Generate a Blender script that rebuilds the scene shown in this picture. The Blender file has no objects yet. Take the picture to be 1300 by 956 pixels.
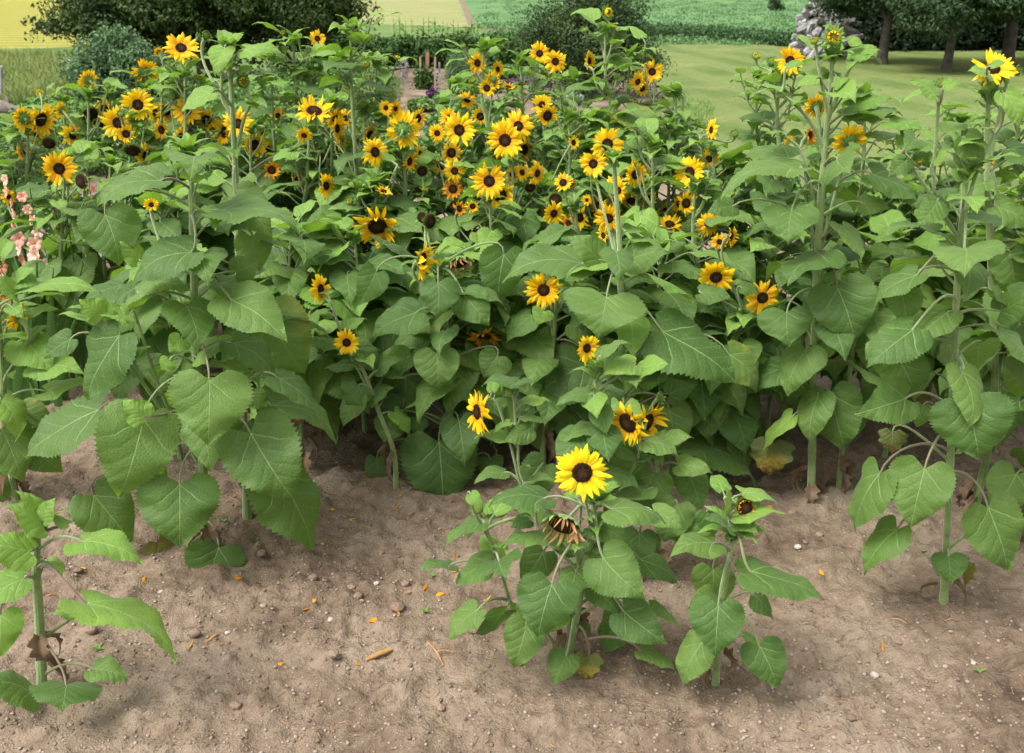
import bpy, math, random
import numpy as np
from mathutils import Vector, Matrix
R = math.radians
rnd = random.Random(7)
C = bpy.context.scene.collection
SC = bpy.context.scene

# ---------------------------------------------------------------- camera
F = 1250.0; TH = R(22.1); CAM = np.array([0.0, 0.0, 1.9])
cd = bpy.data.cameras.new('camera'); cam = bpy.data.objects.new('camera', cd); C.objects.link(cam)
cam.location = CAM; cam.rotation_euler = (R(90) - TH, 0, 0)
cd.sensor_width = 36; cd.lens = 36 * F / 1300; cd.clip_end = 3000; cd.clip_start = 0.05
cd.dof.use_dof = True; cd.dof.focus_distance = 3.2; cd.dof.aperture_fstop = 7.0
SC.camera = cam
# ---------------------------------------------------------------- light
SUN_EL, SUN_AZ = 58, 235       # azimuth: direction towards the sun, clockwise from +Y
w = bpy.data.worlds.new('World'); SC.world = w; w.use_nodes = True
wn = w.node_tree; bg = wn.nodes['Background']
sky = wn.nodes.new('ShaderNodeTexSky'); sky.sky_type = 'NISHITA'; sky.sun_disc = False
sky.sun_elevation = R(SUN_EL); sky.sun_rotation = R(SUN_AZ)
sky.air_density = 1.6; sky.dust_density = 6.0; sky.ozone_density = 0.6
hs = wn.nodes.new('ShaderNodeHueSaturation'); hs.inputs['Saturation'].default_value = 0.14
wn.links.new(sky.outputs[0], hs.inputs['Color']); wn.links.new(hs.outputs[0], bg.inputs['Color'])
bg.inputs['Strength'].default_value = 0.14
sd = bpy.data.lights.new('sun', 'SUN'); sd.energy = 1.7; sd.angle = R(28); sd.color = (1, .96, .90)
so = bpy.data.objects.new('sun', sd); C.objects.link(so)
az = R(SUN_AZ)
sdir = Vector((math.sin(az) * math.cos(R(SUN_EL)), math.cos(az) * math.cos(R(SUN_EL)), math.sin(R(SUN_EL))))
so.rotation_euler = sdir.to_track_quat('Z', 'Y').to_euler(); so.location = (0, 0, 30)
SC.view_settings.view_transform = 'Standard'; SC.view_settings.look = 'None'
SC.view_settings.exposure = 1.0; SC.view_settings.gamma = 1
SC.cycles.max_bounces = 6; SC.cycles.transparent_max_bounces = 4; SC.cycles.transmission_bounces = 3

# ---------------------------------------------------------------- pixel helpers (photo pixels -> points of the place)
def ray(px, py):
    x = (px - 650) / F; y = -(py - 478) / F
    return np.array([x, math.cos(TH) + y * math.sin(TH), -math.sin(TH) + y * math.cos(TH)])
def PY(px, py, Y):
    d = ray(px, py); return CAM + d * (Y / d[1])
def G(px, py, z=0.0):
    d = ray(px, py); return CAM + d * ((z - CAM[2]) / d[2])
def proj(P):
    q = np.asarray(P) - CAM
    d = q[1] * math.cos(TH) - q[2] * math.sin(TH); u = q[1] * math.sin(TH) + q[2] * math.cos(TH)
    return 650 + F * q[0] / d, 478 - F * u / d, d
def nrm(v):
    v = np.asarray(v, float); return v / (np.linalg.norm(v) + 1e-9)
UP = np.array([0, 0, 1.0])

# ---------------------------------------------------------------- mesh builder
class MB:
    def __init__(s): s.v = []; s.f = []; s.uv = []; s.m = []; s.n = 0
    def add(s, verts, faces, uv=None, mat=0):
        verts = np.asarray(verts, float).reshape(-1, 3)
        s.v.append(verts); s.uv.append(np.zeros((len(verts), 2)) if uv is None else np.asarray(uv, float))
        if isinstance(faces, np.ndarray):
            s.f.append(faces + s.n)
        else:
            by = {}
            for f in faces: by.setdefault(len(f), []).append(f)
            for k in by: s.f.append(np.array(by[k]) + s.n); 
        k = len(faces)
        if isinstance(faces, np.ndarray): s.m.append(np.full(k, mat))
        else:
            for kk in by: s.m.append(np.full(len(by[kk]), mat))
        s.n += len(verts)
    def tube(s, path, rad, sides=7, mat=0, cap=True):
        path = np.asarray(path, float); n = len(path)
        rad = np.interp(np.linspace(0, 1, n), np.linspace(0, 1, len(rad)), rad) if len(rad) != n else np.asarray(rad)
        t = np.gradient(path, axis=0); t /= (np.linalg.norm(t, axis=1)[:, None] + 1e-9)
        ref = np.array([0.3, 1, 0.1]) if abs(t[0][1]) < .9 else np.array([1, 0, 0])
        V = []; N = nrm(np.cross(t[0], ref))
        for i in range(n):
            N = nrm(N - t[i] * np.dot(N, t[i])); Bn = np.cross(t[i], N)
            a = np.linspace(0, 2 * math.pi, sides, endpoint=False)
            V.append(path[i] + rad[i] * (np.outer(np.cos(a), N) + np.outer(np.sin(a), Bn)))
        V = np.concatenate(V); fs = []
        for i in range(n - 1):
            for j in range(sides):
                k = (j + 1) % sides
                fs.append((i * sides + j, i * sides + k, (i + 1) * sides + k, (i + 1) * sides + j))
        uv = np.column_stack([np.tile(np.arange(sides) / sides, n), np.repeat(np.linspace(0, 1, n), sides)])
        s.add(V, np.array(fs), uv, mat)
        if cap:
            s.add(V[-sides:], [tuple(range(sides))], None, mat); s.add(V[:sides], [tuple(range(sides))[::-1]], None, mat)
    def mesh(s, name, mats, smooth=True):
        me = bpy.data.meshes.new(name)
        V = np.concatenate(s.v); UV = np.concatenate(s.uv)
        loops = np.concatenate([f.ravel() for f in s.f]); cnt = np.concatenate([np.full(len(f), f.shape[1]) for f in s.f])
        st = np.concatenate([[0], np.cumsum(cnt)[:-1]])
        me.vertices.add(len(V)); me.vertices.foreach_set('co', V.ravel())
        me.loops.add(len(loops)); me.loops.foreach_set('vertex_index', loops.astype(np.int32))
        me.polygons.add(len(cnt)); me.polygons.foreach_set('loop_start', st.astype(np.int32))
        me.polygons.foreach_set('loop_total', cnt.astype(np.int32))
        me.polygons.foreach_set('material_index', np.concatenate(s.m).astype(np.int32))
        me.polygons.foreach_set('use_smooth', np.full(len(cnt), smooth))
        ul = me.uv_layers.new(name='UVMap'); ul.data.foreach_set('uv', UV[loops].ravel())
        for m in (mats if isinstance(mats, (list, tuple)) else [mats]): me.materials.append(m)
        me.update(calc_edges=True)
        return me
    def build(s, name, mats, parent=None, smooth=True):
        return link(name, s.mesh(name, mats, smooth), parent)
def link(name, me, parent=None):
    o = bpy.data.objects.new(name, me); C.objects.link(o)
    if parent: o.parent = parent
    return o
def tag(o, label=None, cat=None, group=None, kind=None):
    if label: o['label'] = label
    if cat: o['category'] = cat
    if group: o['group'] = group
    if kind: o['kind'] = kind
    return o
def empty(name, loc, label=None, cat=None, group=None):
    o = bpy.data.objects.new(name, None); o.location = loc; o.empty_display_size = .1; C.objects.link(o)
    return tag(o, label, cat, group)
def spline(pts, n=6):
    P = [np.asarray(p, float) for p in pts]
    if len(P) < 3: 
        return [P[0] + (P[1] - P[0]) * t for t in np.linspace(0, 1, n)]
    Q = [2 * P[0] - P[1]] + P + [2 * P[-1] - P[-2]]; out = []
    for i in range(1, len(Q) - 2):
        for k in range(n):
            t = k / n; a, b, c, d = Q[i - 1:i + 3]
            out.append(.5 * (2 * b + (c - a) * t + (2 * a - 5 * b + 4 * c - d) * t * t + (3 * b - a - 3 * c + d) * t ** 3))
    out.append(P[-1]); return out
def bez(a, b, c, d, n=8):
    return [a * (1 - t) ** 3 + b * 3 * t * (1 - t) ** 2 + c * 3 * t * t * (1 - t) + d * t ** 3 for t in np.linspace(0, 1, n)]

# ---------------------------------------------------------------- materials
class NT:
    def __init__(s, name):
        s.m = bpy.data.materials.new(name); s.m.use_nodes = True; s.t = s.m.node_tree; s.b = s.t.nodes['Principled BSDF']
    def n(s, typ, ins=None, **kw):
        o = s.t.nodes.new('ShaderNode' + typ)
        for k, v in kw.items(): setattr(o, k, v)
        for k, v in (ins or {}).items(): s.set(o.inputs[k], v)
        return o
    def set(s, inp, v):
        if hasattr(v, 'is_output') or isinstance(v, bpy.types.NodeSocket): s.t.links.new(v, inp)
        else:
            if isinstance(v, tuple) and len(v) == 3 and inp.type == 'RGBA': v = v + (1,)
            inp.default_value = v
    def math(s, op, a, b=0.0, c=0.0, clamp=False):
        o = s.n('Math', {0: a, 1: b, 2: c}, operation=op); o.use_clamp = clamp; return o.outputs[0]
    def mix(s, f, a, b, typ='MIX'):
        o = s.n('MixRGB', {'Fac': f, 'Color1': a, 'Color2': b}, blend_type=typ); return o.outputs[0]
    def noise(s, scale, det=4, vec=None, rough=.55):
        i = {'Scale': scale, 'Detail': det, 'Roughness': rough}
        if vec is not None: i['Vector'] = vec
        return s.n('TexNoise', i).outputs['Fac']
    def ramp(s, f, stops):
        o = s.n('ValToRGB', {'Fac': f}); e = o.color_ramp.elements
        while len(e) < len(stops): e.new(.5)
        for i, (p, c) in enumerate(stops):
            e[i].position = p; e[i].color = (c if isinstance(c, tuple) else (c, c, c)) + (1,)
        return o.outputs[0]
    def sm(s, v, lo, hi):
        o = s.n('MapRange', {'Value': v, 'From Min': lo, 'From Max': hi}, interpolation_type='SMOOTHSTEP'); return o.outputs[0]
    def bump(s, h, strength, dist, normal=None):
        i = {'Height': h, 'Strength': strength, 'Distance': dist}
        if normal is not None: i['Normal'] = normal
        return s.n('Bump', i).outputs[0]
    def obj(s): return s.n('TexCoord').outputs['Object']
    def out(s, col, rough=.6, normal=None, spec=.3, trans=0, tcol=None, sheen=0):
        s.set(s.b.inputs['Base Color'], col); s.set(s.b.inputs['Roughness'], rough); s.b.inputs['Specular IOR Level'].default_value = spec
        if sheen:
            s.b.inputs['Sheen Weight'].default_value = sheen; s.b.inputs['Sheen Roughness'].default_value = .4
        if normal is not None: s.set(s.b.inputs['Normal'], normal)
        if trans:
            tr = s.n('BsdfTranslucent'); s.set(tr.inputs['Color'], tcol if tcol is not None else col)
            if normal is not None: s.set(tr.inputs['Normal'], normal)
            mx = s.n('MixShader', {0: trans}); s.t.links.new(s.b.outputs[0], mx.inputs[1]); s.t.links.new(tr.outputs[0], mx.inputs[2])
            s.t.links.new(mx.outputs[0], s.t.nodes['Material Output'].inputs['Surface'])
        return s.m

def leaf_mat(name, c1, c2, vein, back, tcol, wear=0):
    k = NT(name)
    uv = k.n('UVMap').outputs[0]; sp = k.n('SeparateXYZ', {0: uv})
    ax = k.math('ABSOLUTE', sp.outputs[0]); y = sp.outputs[1]
    wob = k.math('MULTIPLY', k.math('SUBTRACT', k.noise(5, 3, uv), .5), .11)
    q = k.math('SUBTRACT', y, k.math('MULTIPLY', ax, 1.15)); q = k.math('ADD', q, k.math('MULTIPLY', k.math('MULTIPLY', ax, ax), .9))
    q = k.math('MULTIPLY', k.math('ADD', q, wob), 5.2)
    d = k.math('ABSOLUTE', k.math('SUBTRACT', k.math('FRACT', k.math('ADD', q, 20.5)), .5))    # 0 on the vein
    lat = k.math('SUBTRACT', 1, k.sm(d, 0.0, .075))
    lat = k.math('MULTIPLY', lat, k.math('SUBTRACT', 1, k.sm(ax, .12, .42)))
    basal = k.math('SUBTRACT', 1, k.sm(k.math('ABSOLUTE', q), .012, .055)); basal = k.math('MULTIPLY', basal, k.math('SUBTRACT', 1, k.sm(ax, .2, .45)))
    mid = k.math('SUBTRACT', 1, k.sm(k.math('ADD', ax, k.math('MULTIPLY', y, .006)), .004, .014))
    v = k.math('MAXIMUM', mid, k.math('MAXIMUM', basal, k.math('MULTIPLY', lat, .30)))
    vor = k.n('TexVoronoi', {'Vector': uv, 'Scale': 26.0}, feature='DISTANCE_TO_EDGE').outputs[0]
    ter = k.math('SUBTRACT', 1, k.sm(vor, 0.0, .08))
    ri = k.n('ObjectInfo').outputs['Random']
    big = k.noise(5, 4, k.obj())
    col = k.mix(k.math('ADD', k.math('MULTIPLY', ri, .7), k.math('MULTIPLY', k.math('SUBTRACT', big, .5), .8), clamp=True), c1, c2)
    col = k.mix(k.math('MULTIPLY', ter, .16), col, vein)
    col = k.mix(k.math('MULTIPLY', v, .75), col, vein)
    # dull bloom of dust and small specks
    sp2 = k.math('MULTIPLY', k.sm(k.noise(60, 2, k.obj()), .70, .76), .5)
    col = k.mix(sp2, col, (.10, .09, .05))
    if wear:
        e = k.sm(k.math('ADD', k.math('MULTIPLY', y, .6), k.noise(5, 4, k.obj())), .75, .95)
        col = k.mix(e, col, (.30, .24, .03)); e2 = k.sm(k.math('ADD', k.math('MULTIPLY', y, .5), k.noise(7, 4, uv)), .78, .92)
        col = k.mix(k.math('MULTIPLY', e2, wear), col, (.12, .06, .02))
    ag = k.math('MULTIPLY', k.sm(ri, .93, 1.0), k.sm(k.math('ADD', k.math('MULTIPLY', ax, .9), k.math('MULTIPLY', k.noise(9, 4, uv), .8)), .55, .80))
    col = k.mix(k.math('MULTIPLY', ag, .6), col, (.26, .26, .04))
    bs_ = k.math('MULTIPLY', k.sm(k.noise(17, 2, k.n('VectorMath', {0: uv, 1: k.n('CombineXYZ', {0: k.math('MULTIPLY', ri, 37.0)}).outputs[0]}, operation='ADD').outputs[0]), .71, .735), .8)
    col = k.mix(bs_, col, (.09, .055, .02))
    bf = k.n('NewGeometry').outputs['Backfacing']
    col = k.mix(bf, col, k.mix(k.math('MULTIPLY', v, .8), back, vein))
    h = k.math('SUBTRACT', k.math('MULTIPLY', k.sm(d, 0, .35), .7), k.math('MULTIPLY', k.math('MAXIMUM', mid, basal), .7))
    h = k.math('ADD', h, k.math('MULTIPLY', k.sm(vor, 0, .25), .40)); h = k.math('ADD', h, k.math('MULTIPLY', k.noise(9, 4, uv), 1.1))
    nb = k.bump(h, .42, .004)
    k.out(col, k.math('ADD', .46, k.math('MULTIPLY', big, .22)), nb, .38, .34, tcol, .12)
    return k.m
M = {}
M['leaf'] = leaf_mat('sunflower_leaf', (.046, .108, .018), (.142, .235, .044), (.26, .37, .14), (.125, .22, .060), (.20, .38, .03))
M['young'] = leaf_mat('young_leaf', (.12, .24, .030), (.20, .33, .055), (.34, .48, .17), (.17, .30, .08), (.26, .46, .03))
M['dead'] = leaf_mat('withered_leaf', (.09, .13, .03), (.22, .20, .03), (.3, .26, .1), (.16, .09, .04), (.25, .15, .02), .9)

def simple(name, c1, c2, scale=8, rough=.6, trans=0, tcol=None, bump=0, spec=.3, rand=0.6, bs=None, sheen=0):
    k = NT(name); o = k.obj()
    f = k.math('ADD', k.math('MULTIPLY', k.sm(k.noise(scale, 5, o), .3, .7), 1 - rand), k.math('MULTIPLY', k.n('ObjectInfo').outputs['Random'], rand), clamp=True)
    col = k.mix(f, c1, c2); nb = k.bump(k.noise(bs or scale * 4, 4, o), bump, .01) if bump else None
    return k.out(col, rough, nb, spec, trans, tcol, sheen)
M['stem'] = simple('green_stem', (.13, .22, .045), (.27, .34, .12), 9, .55, bump=.9, bs=150, rand=.3, sheen=.6)
k = NT('ribbed_green_stem'); o = k.obj(); ux = k.n('SeparateXYZ', {0: k.n('UVMap').outputs[0]}).outputs[0]
rib = k.math('SINE', k.math('MULTIPLY', k.math('ADD', ux, k.math('MULTIPLY', k.noise(3, 2, o), .15)), 62.8)); sc_ = k.sm(k.noise(26, 4, o), .60, .72)
col = k.mix(k.sm(k.noise(7, 4, o), .3, .7), (.12, .20, .045), (.25, .33, .12)); col = k.mix(k.math('MULTIPLY', rib, .09, clamp=True), col, (.33, .40, .17)); col = k.mix(k.math('MULTIPLY', sc_, .5), col, (.15, .11, .06))
k.out(col, .6, k.bump(k.math('ADD', k.math('MULTIPLY', rib, .12), k.noise(160, 3, o)), .9, .004), .3, sheen=.6); M['stem'] = k.m
M['petiole'] = simple('leaf_stalk', (.17, .25, .08), (.16, .10, .085), 5, .5, rand=.8, sheen=.3)
M['bract'] = simple('green_bract', (.10, .22, .035), (.19, .33, .07), 20, .6, .15, (.2, .4, .04), rand=.5, sheen=.3)
def petal_mat(name, base, tip, tc):
    k = NT(name); sp = k.n('SeparateXYZ', {0: k.n('UVMap').outputs[0]}); ri = k.n('ObjectInfo').outputs['Random']
    f = k.math('ADD', k.sm(sp.outputs[1], .0, .65), k.math('MULTIPLY', k.math('SUBTRACT', ri, .6), .7), clamp=True)
    col = k.mix(f, base, tip)
    st = k.n('TexWave', {'Vector': k.n('UVMap').outputs[0], 'Scale': 5.0, 'Distortion': 1.0, 'Detail': 1.0}, bands_direction='X').outputs['Fac']
    col = k.mix(k.math('MULTIPLY', st, .18), col, tuple(c * .72 for c in base))
    return k.out(col, .5, k.bump(st, .35, .002), .25, .3, tc)
M['petal'] = petal_mat('yellow_petal', (.86, .42, .005), (.92, .65, .010), (.95, .60, .01))
M['lemon'] = petal_mat('lemon_petal', (.88, .56, .006), (.92, .76, .014), (.95, .68, .01))
M['orange'] = petal_mat('wilting_petal', (.60, .21, .008), (.80, .38, .012), (.8, .3, .01))
M['driedp'] = simple('dried_petal', (.30, .15, .05), (.48, .28, .12), 60, .8, .2, rand=.2)
def disc_mat():
    k = NT('seed_disc'); uv = k.n('UVMap').outputs[0]; r = k.n('SeparateXYZ', {0: uv}).outputs[1]; o = k.obj()
    vor = k.n('TexVoronoi', {'Vector': o, 'Scale': 26.0}).outputs['Distance']
    col = k.ramp(r, [(0, (.10, .065, .018)), (.35, (.075, .036, .012)), (.6, (.026, .013, .008)), (.82, (.055, .022, .009)), (1, (.16, .065, .012))])
    n = k.noise(45, 2, o); col = k.mix(k.sm(n, .55, .75), col, (.15, .06, .012))
    return k.out(col, .8, k.bump(vor, .9, .05), .15)
M['disc'] = disc_mat()
M['discy'] = simple('young_disc', (.10, .17, .02), (.20, .25, .03), 60, .8, bump=.8, bs=90, rand=.1)
M['crisp'] = simple('crisp_brown_leaf', (.10, .06, .035), (.24, .16, .10), 30, .9, .15, rand=.4)
# ---------------------------------------------------------------- sunflower leaf blade
_U = [0, .04, .10, .18, .28, .40, .55, .70, .82, .92, 1.0]
_H = [.50, .72, .88, .97, 1.0, .96, .80, .56, .33, .14, 0.0]
def blade(mb, B, T, s, W, rg, near=True, arch=.5, fold=.12, mat=0, ragged=0):
    """heart-shaped toothed blade from its stalk point B to its tip T; s = width axis, n = upper side"""
    B = np.asarray(B, float); a = np.asarray(T, float) - B; L = np.linalg.norm(a); a = a / L
    s = nrm(s - a * np.dot(a, s)); n = np.cross(s, a)
    nu, nv = (44, 13) if near else (17, 9)
    u = np.linspace(0, 1, nu)[:, None] ** 1.0; v = np.linspace(-1, 1, nv)[None, :]; av = np.abs(v)
    hw = np.interp(u, _U, _H) * W / 2
    hw = hw * np.where(v > 0, rg.uniform(.92, 1.08), rg.uniform(.92, 1.08))
    x = hw * (v * .75 + .25 * v * av)
    lobe = .26
    y = u * L - lobe * L * (av ** 1.5) * (1 - u) ** 2.6 + .10 * L * (av ** 5) * (1 - u) ** 6
    tooth = np.where(np.arange(nu) % 2 == 0, 1, -1)[:, None] * (av > .97) * np.sin(np.clip(u * 1.15, 0, 1) * math.pi) ** .4
    x = x + np.sign(v) * tooth * W * (.019 if near else .014) * rg.uniform(.7, 1.4); y = y - (tooth > 0) * L * .006
    if ragged: x = x * (1 + ragged * np.sin(u * 23 + rg.uniform(0, 6)) * av ** 3)
    # arch along the midrib: chord fixed at both ends
    k = arch; t = u * L; z = 4 * k * .22 * L * u * (1 - u) * (1 + .35 * (u - .5)) ; z = z - .10 * L * k * (u ** 6)
    z = z - np.minimum(0, y - t) * 0.1 * k
    ph = rg.uniform(0, 6.28, 6)
    z = z + fold * np.abs(x) * (1 - .4 * u) - rg.uniform(.10, .38) * (x ** 2) / (W * .5) * (1 if fold < .3 else .3)
    z = z + .05 * W * av ** 2 * np.sin(u * rg.uniform(7, 12) + ph[0] + np.sign(v) * ph[1]) + .018 * W * av ** 3 * np.sin(u * 24 + ph[2] + v * 2)
    z = z + .012 * W * np.sin(x / W * 9 + ph[3]) * np.sin(u * 8 + ph[4]) + rg.uniform(-.16, .16) * x * u                    # twist
    bend = rg.uniform(-.10, .10) * L; x2 = x + bend * u * (1 - u) * 1.5
    # quilted relief between the side veins
    q = (y / L - 1.15 * np.abs(x) / L + .9 * (x / L) ** 2) * 5.2
    if near: z = z + .0014 * L * np.cos(2 * math.pi * (q - .5)) * np.clip(av * 3, 0, 1) * np.clip(1.2 - av, 0, 1)
    P = B + x2[..., None] * s + y[..., None] * a + z[..., None] * n
    uv = np.stack([x / L, np.broadcast_to(y / L, x.shape)], -1).reshape(-1, 2)
    i = np.arange(nu * nv).reshape(nu, nv)
    f = np.stack([i[:-1, :-1], i[:-1, 1:], i[1:, 1:], i[1:, :-1]], -1).reshape(-1, 4)
    mb.add(P.reshape(-1, 3), f, uv, mat)
    return n

# ---------------------------------------------------------------- flower heads (unit radius, facing +Z)
def petal(mb, az, r0, L, W, el0, el1, rg, tw=0, mat=0, wob=1.0, z0=0.0):
    nu, nv = 7, 5
    u = np.linspace(0, 1, nu); v = np.linspace(-1, 1, nv)
    prof = np.interp(u, [0, .15, .45, .75, .92, 1], [.42, .72, 1, .78, .34, .02]) * W / 2
    el = el0 + (el1 - el0) * u; du = L / (nu - 1)
    r = r0 + np.concatenate([[0], np.cumsum(np.cos(el[:-1]) * du)]); z = z0 + np.concatenate([[0], np.cumsum(np.sin(el[:-1]) * du)])
    X = prof[:, None] * v[None, :]; crease = rg.uniform(.25, .55)
    Zc = -crease * np.abs(X) * (1 - u[:, None] * .3) + crease * .5 * prof[:, None]
    sw = rg.uniform(-.10, .10) * wob * L * u ** 2
    X = X + sw[:, None]; Zc = Zc + tw * X * u[:, None]
    nx = -np.sin(el); nz = np.cos(el)
    RR = r[:, None] + nx[:, None] * Zc; ZZ = z[:, None] + nz[:, None] * Zc
    ca, sa = math.cos(az), math.sin(az)
    P = np.stack([RR * ca - X * sa, RR * sa + X * ca, ZZ], -1).reshape(-1, 3)
    i = np.arange(nu * nv).reshape(nu, nv); f = np.stack([i[:-1, :-1], i[1:, :-1], i[1:, 1:], i[:-1, 1:]], -1).reshape(-1, 4)
    uv = np.stack(np.broadcast_arrays(v[None, :] * .5 + .5, u[:, None]), -1).reshape(-1, 2)
    mb.add(P, f, uv, mat)
def dome(mb, r, h, z0, rings=7, seg=28, mat=0, dimple=0.0, sign=1):
    V = [(0, 0, z0 + sign * h - sign * dimple)]; UV = [(0, 0)]
    for i in range(1, rings + 1):
        t = i / rings; rr = r * t; zz = z0 + sign * (h * math.sqrt(max(0, 1 - t * t)) - dimple * max(0, 1 - (t * 1.6) ** 2))
        for j in range(seg):
            a = 2 * math.pi * j / seg; V.append((rr * math.cos(a), rr * math.sin(a), zz)); UV.append((j / seg, t))
    fs = [(0, 1 + j, 1 + (j + 1) % seg) for j in range(seg)]
    for i in range(rings - 1):
        for j in range(seg):
            k = (j + 1) % seg; b = 1 + i * seg; fs.append((b + j, b + seg + j, b + seg + k, b + k))
    if sign < 0: fs = [f[::-1] for f in fs]
    mb.add(V, fs, UV, mat)
def make_head(kind, seed):
    rg = np.random.default_rng(seed)
    rd = {'open': .32, 'droop': .44, 'spent': .66, 'dried': .62, 'bud': .62, 'ybud': .5, 'half': .52, 'shy': .38, 'hero': .37}[kind]
    back = MB(); dome(back, rd * 1.04, rd * .42, -.02, 5, 20, sign=-1)
    nb = 22
    for k in range(nb):
        L = rd * rg.uniform(.55, .9) * (1.25 if kind == 'ybud' else 1)
        e0, e1 = {'open': (-.3, .2), 'hero': (-.3, .2), 'shy': (-.3, .3), 'droop': (.1, .9), 'spent': (.15, 1.0), 'dried': (.6, 1.5), 'bud': (.7, 1.9), 'ybud': (.0, .8), 'half': (.5, 1.2)}[kind]
        if kind in ('bud', 'half'): L *= .85
        lay = k % 2
        petal(back, 2 * math.pi * (k + rg.uniform(-.3, .3)) / nb, rd * (.94 - .12 * lay), L * (1 - .2 * lay), rd * .42, e0 - lay * .25, e1 + rg.uniform(-.4, .4), rg, rg.uniform(-.5, .5), 0, 2, -.06 - lay * .05)
    disc = MB()
    if kind in ('bud', 'ybud'): dome(disc, rd * .8, rd * .35, .02, 6, 20)
    else: dome(disc, rd, rd * (.26 if kind != 'spent' else .35), .0, 8, 30, dimple=rd * .10 if kind in ('open', 'hero', 'shy') else 0)
    # ring of florets on the disc
    if kind in ('open', 'hero', 'droop', 'shy', 'half'):
        for k in range(90 if kind == 'hero' else 46):
            a = rg.uniform(0, 6.28); rr = rd * rg.uniform(.62, .98); h = rd * .26 * math.sqrt(max(0, 1 - (rr / rd) ** 2))
            b = np.array([rr * math.cos(a), rr * math.sin(a), h - .01]); t = b + np.array([rg.uniform(-.02, .02), rg.uniform(-.02, .02), rg.uniform(.03, .07)])
            disc.tube([b, t], [.012, .008], 4, 0)
    pet = MB(); has = True
    if kind in ('open', 'hero'):
        n = 21 if kind == 'hero' else int(rg.integers(20, 26)); up = rg.uniform(-.05, .35)
        for lay in (0, 1):
            for k in range(n if lay == 0 else n - 5):
                miss = rg.random() < (.04 if kind == 'open' else 0)
                if miss: continue
                m = n if lay == 0 else n - 5
                L = (1.0 - rd * .9) * rg.uniform(.72, 1.14) * (1 if lay == 0 else .92)
                petal(pet, 2 * math.pi * (k + .5 * lay + rg.uniform(-.45, .45)) / m, rd * .9, L, rg.uniform(.17, .26), up + .12 * lay + rg.uniform(-.25, .25), up - .25 + rg.uniform(-.6, .7) * (1 if kind == 'open' else .5), rg, rg.uniform(-.9, .9), 0, 1.6, -.01 + lay * .02)
    elif kind == 'shy':
        for k in range(24):
            petal(pet, 2 * math.pi * (k + rg.uniform(-.4, .4)) / 24, rd * .9, rg.uniform(.45, .7), rg.uniform(.15, .24), rg.uniform(.2, .9), rg.uniform(-.6, .8), rg, rg.uniform(-1, 1), 0, 3)
    elif kind == 'droop':
        for k in range(26):
            a = 2 * math.pi * (k + rg.uniform(-.4, .4)) / 26
            petal(pet, a, rd * .9, rg.uniform(.5, .85), rg.uniform(.17, .25), rg.uniform(.2, .7), rg.uniform(.9, 1.9) if rg.random() < .6 else rg.uniform(-1.3, .2), rg, rg.uniform(-1, 1), 0, 3)
    elif kind == 'dried':
        for k in range(26):
            petal(pet, 2 * math.pi * (k + rg.uniform(-.4, .4)) / 26, rd * .85, rg.uniform(.45, .8), rg.uniform(.07, .13), rg.uniform(.9, 1.3), rg.uniform(1.2, 2.1), rg, rg.uniform(-2, 2), 0, 4)
    elif kind == 'half':
        for k in range(22):
            petal(pet, 2 * math.pi * (k + rg.uniform(-.3, .3)) / 22, rd * .85, rg.uniform(.2, .42), rg.uniform(.12, .17), rg.uniform(1.0, 1.6), rg.uniform(1.6, 2.8), rg, rg.uniform(-1, 1), 0, 2)
    elif kind == 'ybud':
        for k in range(20):
            petal(pet, 2 * math.pi * (k + rg.uniform(-.3, .3)) / 20, rd * .8, rg.uniform(.40, .55), .17, rg.uniform(1.0, 1.4), rg.uniform(2.3, 3.2), rg, rg.uniform(-1, 1), 0, 2)
    elif kind == 'bud':
        has = seed % 2 == 0
        for k in range(14):
            petal(pet, 2 * math.pi * (k + rg.uniform(-.3, .3)) / 14, rd * .62, rg.uniform(.35, .5), .16, rg.uniform(1.1, 1.5), rg.uniform(1.8, 2.8), rg, rg.uniform(-1, 1), 0, 2)
    else:
        has = seed % 2 == 0
        for k in range(4):
            petal(pet, rg.uniform(0, 6.28), rd * .9, rg.uniform(.2, .4), .10, .8, 2.0, rg, rg.uniform(-2, 2), 0, 4)
    pm = {'open': 'petal', 'hero': 'lemon', 'shy': 'petal', 'droop': 'petal', 'spent': 'driedp', 'dried': 'driedp', 'bud': 'petal', 'ybud': 'petal', 'half': 'orange'}[kind]
    dm = 'discy' if kind in ('bud', 'ybud') else 'disc'
    return back.mesh('flower_head', M['bract']), disc.mesh('disc', M[dm]), (pet.mesh('petals', M[pm]) if has else None)
HEADS = {}
def head_set(kind, i):
    nvar = {'open': 9, 'droop': 4, 'shy': 4, 'spent': 3, 'bud': 3}.get(kind, 1)
    k = (kind, i % nvar)
    if k not in HEADS: HEADS[k] = make_head(kind, 100 + 17 * (i % nvar) + len(kind) * 3)
    return HEADS[k]

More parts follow.
